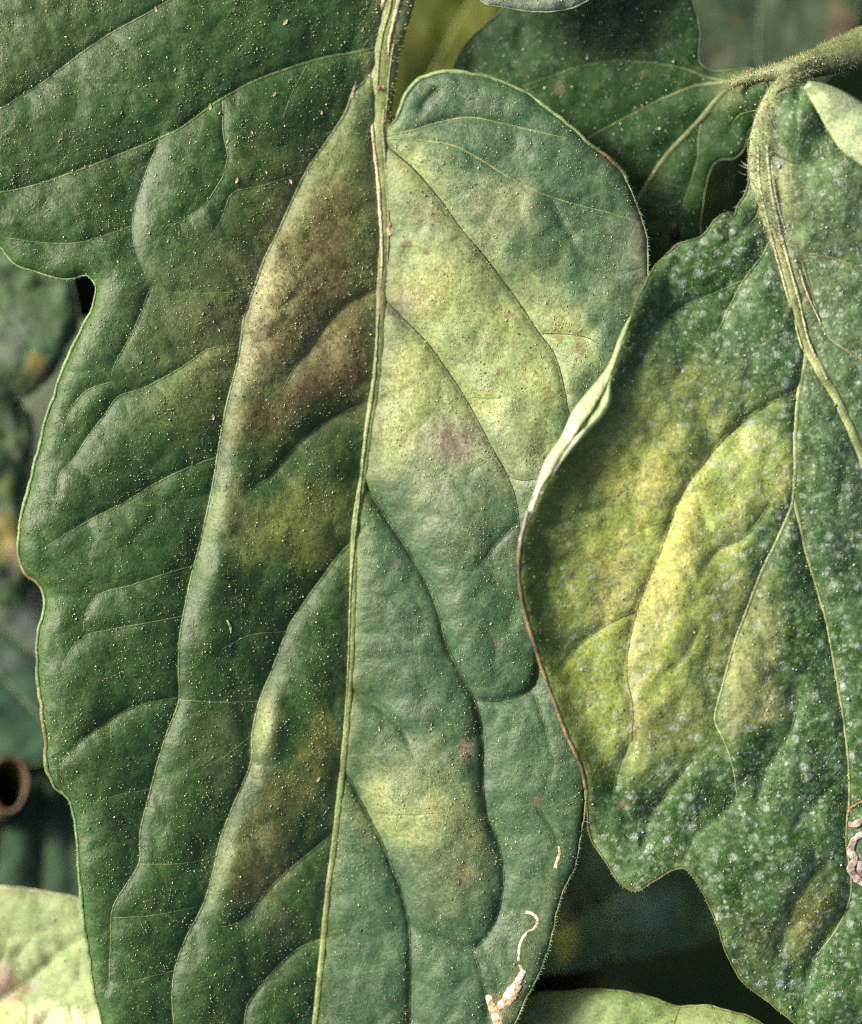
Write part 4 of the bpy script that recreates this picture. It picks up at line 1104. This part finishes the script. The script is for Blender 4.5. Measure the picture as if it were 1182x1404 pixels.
GV = (0.13, 0.155, 0.055)
LB = simple_leaf('dark green leaf behind the rounded top edge of the large leaf',
    [(1052, 132), (1046, 100), (1025, 92), (1000, 96), (973, 95), (962, 88), (960, 67), (960, 44), (955, 20), (949, 0), (930, -40), (860, -80), (770, -70), (715, -10), (684, 18), (658, 41), (636, 66), (621, 94), (625, 140), (680, 230), (790, 380), (880, 440), (940, 420), (960, 340), (962, 297), (967, 262), (975, 233), (986, 219), (1006, 216), (1019, 205), (1026, 182), (1040, 160)],
    [vein([(1050, 112), (1020, 109), (997, 124), (964, 160), (938, 188), (912, 216), (887, 254), (872, 280), (850, 340)], 9, 24, 24, 0, (6, 2.6), c=GV, rs=1.0),
     vein([(1010, 110), (985, 114), (958, 117), (917, 132), (876, 152), (836, 173), (805, 190)], 8, 24, 24, 1, (3.2, 1.2), c=GV),
     vein([(1000, 112), (973, 107), (937, 94), (887, 86), (836, 84), (785, 94)], 8, 22, 26, 1, (2.6, 1.0), c=(0.085, 0.12, 0.045)),
     vein([(964, 161), (958, 191), (958, 213), (949, 244), (936, 285)], 7, 18, 18, 1, (2.0, 0.8), c=(0.11, 0.14, 0.06)),
     vein([(785, 94), (740, 110), (716, 118)], 4, 18, 18, 1, (1.6, 0.6), c=(0.085, 0.12, 0.045)),
     vein([(1040, 150), (1014, 158), (1004, 172), (1012, 190)], 7, 12, 12, 1, (1.8, 0.8), c=GV)],
    -62, [(766, 123, 8, 7, 0, (0.15, 0.10, 0.05), 0.7), (880, 103, 4, 3, 0, (0.2, 0.09, 0.04), 0.6), (1010, 120, 40, 26, -40, (0.13, 0.16, 0.07), 0.7), (750, 40, 160, 70, 0, (0.025, 0.062, 0.026), 0.5), (900, 330, 40, 80, 0, (0.035, 0.085, 0.02), 0.6)],
    (0.021, 0.062, 0.014), M_BACK, (0.06, 0.0), 31, 4.0, (10, 90), (0.07, 0.10, 0.04), 0.32, (6, 8), lambda x, y: 100 * np.exp(-(((x - 1055) / 45) ** 2 + ((y - 120) / 50) ** 2)), 1200, (0.4, 0.46, 0.36))
sp_ = crom(np.array([(1330, 0, -10, 31), (1182, 64, 30, 27), (1140, 79, 44, 23), (1105, 90, 54, 18), (1075, 97, 52, 14), (1046, 102, 40, 10), (1020, 108, 22, 8), (1000, 118, 8, 5)], float), 4)
tube('petiole', np.column_stack([sp_[:, :2], np.maximum(sp_[:, 2], LB.z(sp_[:, 0], sp_[:, 1]) + 1) * sm(1150, 1040, sp_[:, 0]) + sp_[:, 2] * (1 - sm(1150, 1040, sp_[:, 0]))]), sp_[:, 3], np.array((0.14, 0.17, 0.065)) * (0.7 + 0.6 * fbm(sp_[:, 0], sp_[:, 1], 9, 2, 2))[:, None], M_VEIN, LB.parent, 12, 0.7, LB.org, 1.5)
ks_ = rng.integers(0, len(sp_), 1100); S_ = sp_[ks_].copy(); T_ = np.gradient(sp_[:, :2], axis=0)[ks_]; T_ /= np.linalg.norm(T_, axis=1)[:, None]
an_ = rng.uniform(-0.3, 3.4, len(ks_)); N_ = np.column_stack([T_[:, 1] * np.cos(an_), -T_[:, 0] * np.cos(an_), np.sin(an_)])
S_[:, :2] += T_ * rng.uniform(-3, 3, len(ks_))[:, None]
P_ = S_[:, :3] + N_ * S_[:, 3:4] * np.array((0.95, 0.95, 0.66))
hairs('stem_hairs', P_, N_, 5, LB.parent, LB.org, (0.5, 0.5, 0.3), 0.4)
blobs('gland_hairs', P_[:, 0], P_[:, 1], P_[:, 2] + 0.5, rng.uniform(0.5, 1.3, len(P_)), (0.45, 0.44, 0.2), LB.parent, LB.org, M_GLAND)
simple_leaf('grey green rounded leaf tip poking in at the top edge, above the dark green leaf',
    [(648, -30), (662, 2), (690, 10), (724, 16), (770, 14), (803, 2), (830, -30), (850, -110), (740, -190), (640, -110)],
    [vein([(745, -180), (740, -80), (735, -10)], 5, 20, 20, 1, (2.5, 1))], 30, [], (0.27, 0.33, 0.23), M_BACK, (0, 0), 37, 4.0, (4, 60), (0.2, 0.26, 0.16), 0.3, (14, 12), None, 250)
simple_leaf('hazy grey green leaf far below the stalk at the top, with a pink tinged edge',
    [(940, -60), (930, 60), (950, 130), (1040, 170), (1130, 110), (1164, 62), (1178, 10), (1176, -60), (1060, -120)],
    [vein([(1050, 150), (1040, 60), (1060, -80)], 8, 30, 30, 0, (3, 1.5), c=(0.10, 0.12, 0.07)), vein([(1160, 100), (1100, 40), (1050, -30)], 6, 26, 26, 0, (2, 1), c=(0.06, 0.085, 0.05))],
    -400, [(1152, 34, 22, 40, 20, (0.16, 0.095, 0.07), 0.6), (980, 80, 30, 30, 0, (0.10, 0.10, 0.065), 0.5), (1005, 25, 14, 10, 0, (0.12, 0.12, 0.045), 0.5), (1142, 8, 12, 8, 0, (0.14, 0.07, 0.05), 0.5)], (0.055, 0.09, 0.05), M_FAR, (0.0, 0.1), 41, 6.0, (18, 80))
simple_leaf('blurred yellow green leaf seen between the main stem and the dark leaf at the top',
    [(520, -80), (500, 60), (530, 150), (600, 190), (680, 160), (720, 40), (700, -90), (600, -140)],
    [vein([(560, 160), (640, 10), (690, -80)], 6, 30, 30, 0, (3, 1.5), c=(0.2, 0.22, 0.05))],
    -430, [(570, 110, 30, 50, 10, (0.035, 0.05, 0.012), 0.9), (575, 10, 16, 30, 0, (0.07, 0.085, 0.02), 0.7), (640, 30, 60, 30, -20, (0.11, 0.125, 0.022), 0.6)], (0.085, 0.105, 0.018), M_FAR, (-0.05, 0.1), 43, 6.0, (14, 70))
simple_leaf('olive green leaf edge deep in the gap left of the right leaf stalk',
    [(930, 180), (925, 300), (960, 360), (990, 320), (1000, 260), (1003, 210), (980, 170)],
    [vein([(950, 340), (960, 250), (965, 180)], 5, 20, 20, 0, (2, 1))], -330, [], (0.075, 0.11, 0.025), M_FAR, (-0.2, 0), 47, 5.0, (6, 60))
# left edge
simple_leaf('blotchy rounded leaf with an orange fleck, behind the notch of the large leaf',
    [(-40, 300), (60, 340), (93, 372), (103, 403), (107, 430), (105, 452), (95, 470), (84, 494), (69, 516), (43, 540), (15, 550), (-60, 545), (-140, 480), (-140, 360)],
    [vein([(-120, 380), (-30, 410), (40, 440), (80, 450)], 12, 24, 24, 0, (3, 1.4), c=(0.08, 0.11, 0.05)), vein([(0, 425), (40, 480), (50, 520)], 9, 20, 20, 0, (2, 1), c=(0.07, 0.1, 0.04)), vein([(10, 420), (60, 390), (90, 390)], 9, 20, 20, 0, (2, 1), c=(0.07, 0.1, 0.04))],
    -235, [(30, 440, 40, 30, -20, (0.13, 0.17, 0.13), 0.7), (20, 470, 20, 26, 0, (0.14, 0.17, 0.14), 0.6), (52, 500, 14, 18, 20, (0.24, 0.16, 0.03), 0.8), (35, 525, 26, 18, 0, (0.10, 0.12, 0.03), 0.7), (55, 420, 40, 40, 0, (0.05, 0.10, 0.04), 0.5), (2, 480, 16, 26, 0, (0.17, 0.21, 0.16), 0.6)],
    (0.095, 0.165, 0.08), M_BACK, (-0.05, -0.1), 51, 5.0, (10, 50), (0.08, 0.11, 0.05), 0.5, (16, 14))
simple_leaf('dim mottled leaf at the left frame edge with a yellow orange patch',
    [(-60, 552), (10, 553), (40, 566), (46, 596), (38, 640), (30, 690), (36, 740), (50, 790), (30, 830), (-20, 826), (-90, 780), (-120, 650)],
    [vein([(-100, 640), (-20, 660), (30, 640)], 12, 24, 24, 0, (2.5, 1.2), c=(0.07, 0.1, 0.04)), vein([(-60, 650), (-10, 720), (20, 780)], 10, 24, 24, 0, (2, 1.2), c=(0.07, 0.1, 0.04)), vein([(-20, 600), (20, 600)], 8, 16, 16, 0, (2, 1))],
    -330, [(6, 735, 22, 36, 0, (0.34, 0.28, 0.08), 0.9), (20, 762, 12, 16, 0, (0.27, 0.17, 0.13), 0.8), (10, 790, 18, 14, 0, (0.13, 0.11, 0.11), 0.8), (15, 580, 22, 20, 0, (0.11, 0.15, 0.10), 0.7), (22, 620, 16, 14, 0, (0.13, 0.12, 0.10), 0.5), (10, 665, 20, 18, 0, (0.12, 0.14, 0.03), 0.6), (8, 700, 20, 8, 0, (0.2, 0.22, 0.14), 0.7), (40, 800, 26, 26, 0, (0.03, 0.055, 0.02), 0.6)],
    (0.075, 0.135, 0.06), M_BACK, (-0.1, -0.05), 53, 5.0, (14, 40), (0.06, 0.08, 0.035), 0.4, (14, 14))
simple_leaf('plain grey green leaf strip showing between two blotchy leaves and the large leaf at left',
    [(110, 440), (70, 500), (30, 560), (20, 640), (-10, 720), (20, 900), (80, 960), (180, 900), (220, 700), (200, 500)],
    [vein([(140, 460), (100, 640), (70, 900)], 6, 24, 24, 0, (2.5, 1.2), c=(0.1, 0.13, 0.08))],
    -430, [(50, 600, 40, 60, 0, (0.18, 0.20, 0.15), 0.6), (40, 850, 40, 30, 0, (0.14, 0.18, 0.17), 0.7)], (0.12, 0.16, 0.11), M_FAR, (-0.15, 0), 57, 6.0, (10, 60))
simple_leaf('dark teal leaf with a pale oblique midrib, just above the brown ring at left',
    [(-120, 830), (-20, 850), (20, 880), (50, 910), (80, 980), (70, 1040), (20, 1050), (-80, 1010), (-150, 930)],
    [vein([(-100, 850), (-20, 910), (0, 926), (30, 956), (56, 985), (75, 1010)], 8, 20, 20, 0, (4, 2.5), c=(0.14, 0.18, 0.10))],
    -400, [(10, 905, 30, 16, 30, (0.11, 0.13, 0.12), 0.6), (10, 960, 30, 30, 0, (0.05, 0.10, 0.08), 0.6)], (0.06, 0.125, 0.075), M_FAR, (-0.1, 0.1), 59, 5.0, (8, 50), (0.1, 0.13, 0.04))
simple_leaf('dark narrow leaf hanging below the brown ring, shaded under the large leaf',
    [(20, 1100), (0, 1180), (5, 1260), (60, 1300), (130, 1260), (140, 1180), (120, 1100), (60, 1060)],
    [vein([(60, 1080), (58, 1180), (60, 1280)], 22, 16, 16, 0, (2.5, 1.2), c=(0.03, 0.06, 0.03)), vein([(92, 1090), (98, 1180), (100, 1270)], 12, 14, 14, 0, (2, 1), c=(0.03, 0.06, 0.03))],
    -460, [], (0.045, 0.09, 0.05), M_FAR, (-0.2, 0.0), 61, 5.0, (6, 40))
LBL = simple_leaf('bright pale green leaf with pink brown scars in the lower left corner',
    [(-110, 1230), (-40, 1213), (0, 1215), (50, 1222), (108, 1232), (150, 1250), (220, 1330), (230, 1450), (150, 1540), (-20, 1540), (-120, 1420)],
    [vein([(-60, 1420), (0, 1372), (40, 1345), (66, 1322), (90, 1300), (112, 1286), (150, 1270)], 18, 16, 20, 2, (3.0, 1.4), c=(0.10, 0.15, 0.03)), vein([(22, 1312), (35, 1295), (45, 1283)], 10, 12, 14, 1, (2.4, 1.2), c=(0.09, 0.14, 0.03)),
     vein([(110, 1300), (108, 1320), (106, 1345)], 5, 12, 12, 1, (1.5, 0.8), c=(0.13, 0.17, 0.05)), vein([(-10, 1284), (30, 1280), (70, 1273), (110, 1262)], 6, 16, 16, 1, (1.6, 0.8), c=(0.2, 0.22, 0.1)),
     vein([(0, 1320), (8, 1290), (14, 1270)], 5, 12, 12, 1, (1.5, 0.8), c=(0.13, 0.17, 0.05)), vein([(56, 1408), (66, 1390), (70, 1376)], 4, 8, 8, 1, (1.4, 0.8), c=(0.13, 0.17, 0.05)), vein([(36, 1410), (37, 1390), (36, 1378)], 4, 8, 8, 1, (1.4, 0.8), c=(0.13, 0.17, 0.05)), vein([(100, 1400), (95, 1385), (95, 1374)], 4, 8, 8, 1, (1.4, 0.8), c=(0.13, 0.17, 0.05))],
    -95, [(8, 1350, 26, 30, 0, (0.52, 0.34, 0.26), 0.85), (6, 1330, 12, 14, 0, (0.6, 0.5, 0.4), 0.6), (36, 1356, 14, 9, -40, (0.17, 0.10, 0.05), 0.8), (26, 1370, 10, 8, 0, (0.22, 0.13, 0.03), 0.7), (48, 1352, 8, 12, 0, (0.34, 0.32, 0.36), 0.6),
           (70, 1398, 110, 24, 3, (0.62, 0.66, 0.36), 0.9), (10, 1392, 30, 14, 0, (0.42, 0.36, 0.10), 0.5), (60, 1225, 130, 12, 4, (0.22, 0.24, 0.12), 0.7), (45, 1260, 30, 16, 0, (0.24, 0.32, 0.14), 0.6), (46, 1402, 10, 12, -20, (0.5, 0.36, 0.3), 0.6)],
    (0.28, 0.36, 0.16), M_BACK, (0.22, 0.18), 63, 4.0, (8, 45), (0.34, 0.36, 0.2), 0.35, (10, 10), None, 300, (0.6, 0.6, 0.45))
LBB = simple_leaf('light green leaf with a wavy top edge between the two big leaves at bottom',
    [(600, 1420), (690, 1385), (726, 1366), (776, 1359), (821, 1356), (859, 1361), (897, 1370), (932, 1381), (952, 1380), (972, 1379), (1000, 1386), (1031, 1397), (1090, 1440), (1120, 1540), (960, 1640), (760, 1620), (630, 1520)],
    [vein([(870, 1420), (900, 1400), (932, 1384), (955, 1384)], 12, 20, 24, 1, (2.6, 1.6), c=(0.14, 0.18, 0.06)), vein([(760, 1380), (730, 1400), (715, 1440)], 6, 18, 18, 1, (1.6, 0.8), c=(0.14, 0.18, 0.06)), vein([(932, 1384), (900, 1460), (860, 1560)], 10, 26, 26, 0, (3, 1.5), c=(0.14, 0.18, 0.06))],
    0, [(720, 1385, 40, 30, 0, (0.12, 0.17, 0.05), 0.6), (800, 1385, 80, 26, 0, (0.2, 0.24, 0.12), 0.5), (960, 1392, 60, 14, 10, (0.2, 0.22, 0.09), 0.6)], (0.22, 0.32, 0.105), M_BACK, (0.25, 0.25), 67, 4.0, (6, 45), (0.15, 0.17, 0.06), 0.2, (16, 10), None, 500, (0.5, 0.54, 0.4))
simple_leaf('dark shaded leaf with a straight lower edge in the gap at the bottom right',
    [(700, 1330), (760, 1332), (850, 1318), (985, 1289), (1080, 1265), (1140, 1150), (1060, 1080), (900, 1080), (780, 1120), (690, 1220)],
    [vein([(720, 1300), (850, 1220), (1000, 1150)], 8, 28, 28, 0, (3, 1.5), c=(0.06, 0.085, 0.04))],
    -300, [(772, 1290, 22, 40, 0, (0.4, 0.42, 0.08), 0.8), (890, 1250, 50, 40, 0, (0.18, 0.32, 0.22), 0.7), (790, 1230, 30, 26, 0, (0.11, 0.09, 0.045), 0.5)], (0.10, 0.20, 0.085), M_FAR, (0.1, 0.12), 71, 6.0, (8, 70), (0.15, 0.13, 0.07))

# hollow brown stem end at the left frame edge
r_ring = root('cut_stem', 'hollow stem end with a thick tan brown rim, left of the large leaf', 'stem', tuple(W(12, 1076, -340)))
a = np.linspace(0, 2 * np.pi, 49)
ex, ey = 12 + 25 * np.cos(a) * (1 - 0.15 * np.sin(a)), 1076 + 37 * np.sin(a)
oo = np.array(r_ring.location)
tube('rim', np.column_stack([ex, ey, -340 + 3 * np.sin(2 * a)]), 2.6 * (0.85 + 0.3 * vnoise(ex, ey, 12, 1)), np.array((0.10, 0.062, 0.032)) * (0.7 + 0.6 * vnoise(ex, ey, 10, 6))[:, None], M_VEIN, r_ring, 8, 1.0, oo, 1.0)
Vt, Ft = [], []
for kz in range(7):
    f = 1 - 0.04 * kz
    Vt.append(np.column_stack([12 - kz * 8 + (ex[:-1] - 12) * f, 1076 + kz * 10 + (ey[:-1] - 1076) * f, np.full(48, -340.0 - kz * 45)]))
Vt = np.concatenate(Vt)
Ft = [(k0 * 48 + q, k0 * 48 + (q + 1) % 48, (k0 + 1) * 48 + (q + 1) % 48, (k0 + 1) * 48 + q) for k0 in range(6) for q in range(48)]
link('stem_wall', make_mesh('stem_wall', W(Vt[:, 0], Vt[:, 1], Vt[:, 2]) - oo, np.array(Ft), np.tile((0.16, 0.11, 0.05), (len(Vt), 1))), M_VEIN, r_ring)

# dark speck on the lower leaf
sx, sy = 925, 318
sz = float(LB.z(sx, sy))
a = np.linspace(0, np.pi, 9); b = np.arange(12) * 2 * np.pi / 12
V = np.array([[math.sin(i_) * math.cos(j_) * 7 * (1 + .3 * math.sin(3 * j_)), math.sin(i_) * math.sin(j_) * 10 * (1 - .25 * math.cos(2 * j_)), math.cos(i_) * 6] for i_ in a for j_ in b])
F = [(p * 12 + q, p * 12 + (q + 1) % 12, (p + 1) * 12 + (q + 1) % 12, (p + 1) * 12 + q) for p in range(8) for q in range(12)]
Cc = np.tile((0.035, 0.015, 0.01), (len(V), 1)); Cc[V[:, 1] < -6] = (0.16, 0.08, 0.05)
sp = link('debris_speck', make_mesh('debris_speck', W(V[:, 0] + sx, V[:, 1] + sy, V[:, 2] + sz + 4) - W(sx, sy, sz), np.array(F), Cc), M_DRY)
sp.location = W(sx, sy, sz)
sp['label'] = 'tiny dark brown speck of debris on the dark green leaf near the gap'; sp['category'] = 'debris'

# ------------------------------------------------------------------ undergrowth and soil
def under_leaf(cx, cy, z, L, Wd, ang, tx, ty, seed):
    nu_, nv_ = 12, 6
    u = np.linspace(0, 1, nu_)[:, None] * np.ones((1, nv_)); v = np.linspace(-1, 1, nv_)[None, :] * np.ones((nu_, 1))
    wdt = Wd * (np.sin(np.pi * np.clip(u, 0.02, 0.98) ** 0.8)) * (1 + 0.18 * np.sin(u * 22 + seed))
    x = (u - 0.5) * L; y = v * wdt
    zz = 0.25 * np.abs(y) - 0.0006 * x * x + 6 * np.sin(u * 20 + v * 2)
    ca, sa = math.cos(ang), math.sin(ang)
    X = cx + x * ca - y * sa; Y = cy + x * sa + y * ca
    Z = z + zz + tx * (X - cx) + ty * (Y - cy)
    i, j = np.meshgrid(np.arange(nu_ - 1), np.arange(nv_ - 1), indexing='ij')
    F = np.stack([i * nv_ + j, (i + 1) * nv_ + j, (i + 1) * nv_ + j + 1, i * nv_ + j + 1], -1).reshape(-1, 4)
    return np.column_stack([X.ravel(), Y.ravel(), Z.ravel()]), F


VV, FF, CCs, off = [], [], [], 0
for i in range(1900):
    cx, cy = rng.uniform(-2600, 3800), rng.uniform(-2600, 4000)
    ring_ = max(abs(cx - 591) / 900, abs(cy - 702) / 1000)
    z = rng.uniform(-1850, -1350) if ring_ < 1.9 else rng.uniform(-1500, -330)  # outer ring is out of view, added to keep the gaps dark
    if i % 8 == 0:          # unseen leaves added on the sunny side to block sun from the gaps
        cx, cy, z = rng.uniform(-1800, -750), rng.uniform(-1500, 1700), rng.uniform(-480, -130)
    V, F = under_leaf(cx, cy, z, rng.uniform(500, 900), rng.uniform(130, 240), rng.uniform(0, 6.28), rng.uniform(-.25, .25), rng.uniform(-.25, .25), i)
    VV.append(V); FF.append(F + off); off += len(V)
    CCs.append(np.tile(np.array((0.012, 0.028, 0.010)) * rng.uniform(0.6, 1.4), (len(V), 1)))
VV, FF, CCs = np.concatenate(VV), np.concatenate(FF), np.concatenate(CCs)
kk = U
un = link('undergrowth_and_blockers', make_mesh('undergrowth_and_blockers', np.column_stack([(VV[:, 0] - CX) * kk, (CY - VV[:, 1]) * kk, VV[:, 2] * kk]), FF, CCs), M_FAR)
un['kind'] = 'stuff'; un['label'] = 'mass of dim tomato foliage below, with unseen leaves added around to shade it'; un['category'] = 'foliage'

sm_ = bpy.data.materials.new('soil'); sm_.use_nodes = True
nt = sm_.node_tree
tc = nt.nodes.new('ShaderNodeTexCoord'); nz = nt.nodes.new('ShaderNodeTexNoise'); nz.inputs['Scale'].default_value = 180; nz.inputs['Detail'].default_value = 8
rp_ = nt.nodes.new('ShaderNodeValToRGB'); rp_.color_ramp.elements[0].color = (0.012, 0.009, 0.006, 1); rp_.color_ramp.elements[1].color = (0.07, 0.05, 0.035, 1)
nt.links.new(tc.outputs['Object'], nz.inputs['Vector']); nt.links.new(nz.outputs[0], rp_.inputs[0]); nt.links.new(rp_.outputs[0], nt.nodes['Principled BSDF'].inputs['Base Color'])
bp = nt.nodes.new('ShaderNodeBump'); bp.inputs['Distance'].default_value = 0.004; nt.links.new(nz.outputs[0], bp.inputs['Height']); nt.links.new(bp.outputs[0], nt.nodes['Principled BSDF'].inputs['Normal'])
nt.nodes['Principled BSDF'].inputs['Roughness'].default_value = 0.95
G = 60
gx = np.linspace(-1, 1, G); gx = np.sign(gx) * np.abs(gx) ** 3 * 30
X, Y = np.meshgrid(gx, gx, indexing='ij')
Z = -0.115 + 0.006 * (fbm(X * 40, Y * 40, 1.0, 5, 3) - 0.5)
i, j = np.meshgrid(np.arange(G - 1), np.arange(G - 1), indexing='ij')
F = np.stack([i * G + j, (i + 1) * G + j, (i + 1) * G + j + 1, i * G + j + 1], -1).reshape(-1, 4)
gd = link('ground', make_mesh('ground', np.column_stack([X.ravel(), Y.ravel(), Z.ravel()]), F), sm_)
gd['kind'] = 'structure'
